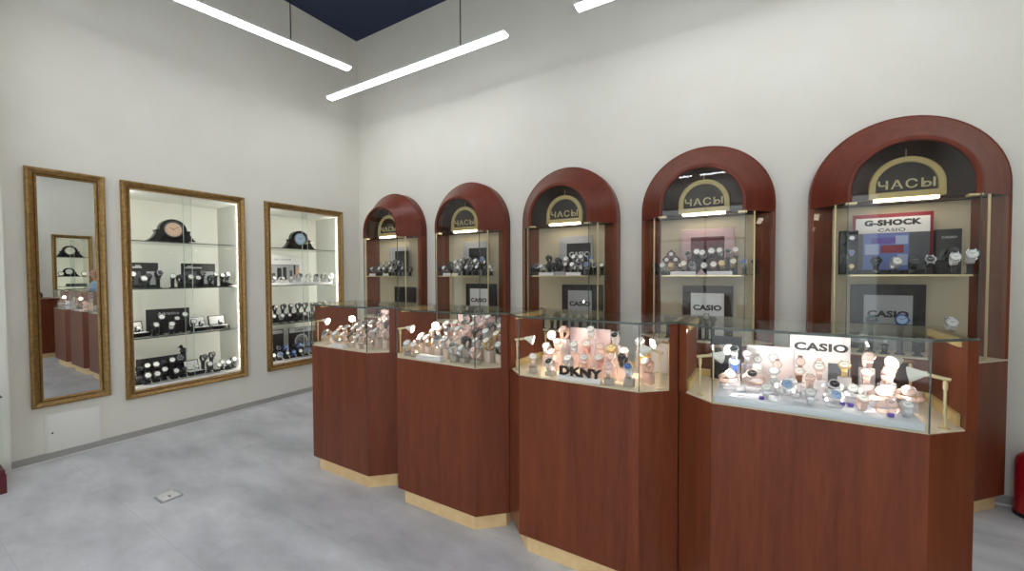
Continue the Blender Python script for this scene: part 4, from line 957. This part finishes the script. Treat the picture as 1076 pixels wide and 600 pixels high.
def person(loc, rz):
    t = thing('person', 'person in light blue shirt standing behind the counters, seen in the mirror', 'person', loc, rz)
    vs = [(0, 0, .86)]; es = []; rs = [(.135, .10)]
    chest = chain(vs, es, rs, 0, [((0, .0, 1.0), (.115, .085)), ((0, .0, 1.14), (.13, .095)), ((0, 0, 1.24), (.11, .08))])
    neck = chain(vs, es, rs, chest, [((0, -.005, 1.315), .045), ((0, -.012, 1.36), .044)])
    chain(vs, es, rs, neck, [((0, -.02, 1.41), (.066, .075)), ((0, -.015, 1.46), (.072, .088)), ((0, -.008, 1.52), (.056, .068))])
    for s in (-1, 1):
        chain(vs, es, rs, 0, [((s*.085, 0, .78), .075), ((s*.09, .0, .45), .05), ((s*.09, .015, .25), .046), ((s*.09, .02, .08), .032), ((s*.095, -.07, .03), .028), ((s*.097, -.13, .022), .022)])
        w = chain(vs, es, rs, chest, [((s*.11, 0, 1.255), .055), ((s*.165, 0, 1.225), .046), ((s*.215, -.02, 1.0), .036), ((s*.14, -.13, .99), .031), ((s*.06, -.215, 1.0), .022)])
        pm = chain(vs, es, rs, w, [((s*.035, -.25, 1.003), (.022, .014))])
        for q, ln in enumerate((.030, .036, .034, .026)):
            b = (s*.015-.0+(q-1.5)*.0, -.268, 1.0+(1.5-q)*.015)
            chain(vs, es, rs, pm, [(b, .008), ((b[0]-s*.012, b[1]-ln*.7, b[2]-.004), .0072), ((b[0]-s*.026, b[1]-ln*.9, b[2]-.012), .006)])
        chain(vs, es, rs, w, [((s*.05, -.235, 1.028), .009), ((s*.032, -.26, 1.042), .0075)])
    body = skin_mesh('body', vs, es, rs, ['skin', 'skin'], 0, 2)
    # face: push out a nose, brow, chin
    for v in body.vertices:
        x, y, z = v.co
        if z > 1.36 and y < -.05:
            v.co.y -= .026*math.exp(-((x/.016)**2+((z-1.435)/.020)**2))
            v.co.y += .008*math.exp(-(((abs(x)-.03)/.014)**2+((z-1.455)/.012)**2))
    b = link('body', body, t)
    f = MB()
    for s in (-1, 1): f.lathe([(0, -.010), (.008, -.006), (.010, 0), (.008, .006), (0, .010)], 12, 0, Matrix.Translation((s*.028, -.088, 1.455)))
    f.build('eyes', 'eye_dark', t)
    f = MB(); f.cbox(-.022, .022, -.098, -.088, 1.398, 1.408, .003); f.build('mouth', 'lip', t)
    f = MB()
    for s in (-1, 1): f.lathe([(0, -.03), (.008, -.02), (.012, 0), (.010, .018), (0, .026)], 10, 0, Matrix.Translation((s*.074, -.005, 1.45)))
    f.build('ears', 'skin', t)
    hv = [(0, .01, 1.53)]; he = []; hr = [(.07, .085)]
    chain(hv, he, hr, 0, [((0, .045, 1.48), (.078, .06)), ((0, .06, 1.40), (.075, .04)), ((0, .05, 1.33), (.06, .03))])
    link('hair', skin_mesh('hair', hv, he, hr, ['hair_dark'], 0, 2), t)
    sv = [(0, 0, .80)]; se = []; sr = [(.165, .128)]
    c = chain(sv, se, sr, 0, [((0, 0, .90), (.152, .12)), ((0, 0, 1.0), (.138, .105)), ((0, 0, 1.14), (.145, .11)), ((0, 0, 1.24), (.122, .09))])
    chain(sv, se, sr, c, [((0, -.002, 1.305), .055)])
    for s in (-1, 1): chain(sv, se, sr, c, [((s*.115, 0, 1.255), .066), ((s*.17, 0, 1.225), .058), ((s*.22, -.02, 1.0), .047), ((s*.15, -.12, .99), .042)])
    link('shirt', skin_mesh('shirt', sv, se, sr, ['shirt_blue'], 0, 2), t)
    pv = [(0, 0, .92)]; pe = []; pr = [(.135, .105)]
    h = chain(pv, pe, pr, 0, [((0, 0, .86), (.13, .10))])
    for s in (-1, 1): chain(pv, pe, pr, h, [((s*.085, 0, .74), .078), ((s*.09, 0, .60), .07), ((s*.09, 0, .45), .058), ((s*.09, .015, .25), .054), ((s*.09, .02, .07), .054)])
    link('trousers', skin_mesh('trousers', pv, pe, pr, ['trouser_dark'], 0, 2), t)
    for s in (-1, 1):
        f = MB(); f.loft([[(s*.094+a*wd, y, z) for a, z in ((-1, 0), (1, 0), (1, h*.55), (.55, h), (-.55, h), (-1, h*.55))] for y, wd, h in ((.075, .030, .060), (.04, .040, .085), (-.03, .042, .085), (-.09, .046, .062), (-.145, .040, .048), (-.168, .022, .036))], True, caps=True)
        f.build('shoe', 'black_gloss', t, angle=50)
person((5.95, -1.16, 0), 0)

# ------------------------------------------------------------------ world, camera, view
w = bpy.data.worlds.new('World'); sc.world = w; w.use_nodes = True
w.node_tree.nodes['Background'].inputs[0].default_value = (.90, .95, 1.0, 1)
w.node_tree.nodes['Background'].inputs[1].default_value = 2.6

F = 429.53; yaw, pitch, roll = .54868782, -.02664318, -.00394743
cam = bpy.data.cameras.new('camera'); co = bpy.data.objects.new('camera', cam); COL.objects.link(co)
cam.sensor_width = 36; cam.lens = F/1076*36; cam.clip_start = .02
fw = Vector((-sin(yaw)*cos(pitch), cos(yaw)*cos(pitch), sin(pitch)))
r0 = Vector((cos(yaw), sin(yaw), 0)); u0 = r0.cross(fw)
rr = r0*cos(roll)+u0*sin(roll); uu = -r0*sin(roll)+u0*cos(roll)
co.matrix_world = Matrix(((rr.x, uu.x, -fw.x, 4.609), (rr.y, uu.y, -fw.y, -3.620), (rr.z, uu.z, -fw.z, 1.4), (0, 0, 0, 1)))
sc.camera = co
sc.cycles.transparent_max_bounces = 40
sc.cycles.max_bounces = 10; sc.cycles.diffuse_bounces = 4; sc.cycles.glossy_bounces = 6
sc.cycles.sample_clamp_indirect = 6.0
sc.view_settings.view_transform = 'Standard'; sc.view_settings.look = 'None'
sc.view_settings.exposure = 0.0; sc.view_settings.gamma = 1.0; sc.view_settings.use_curve_mapping = False
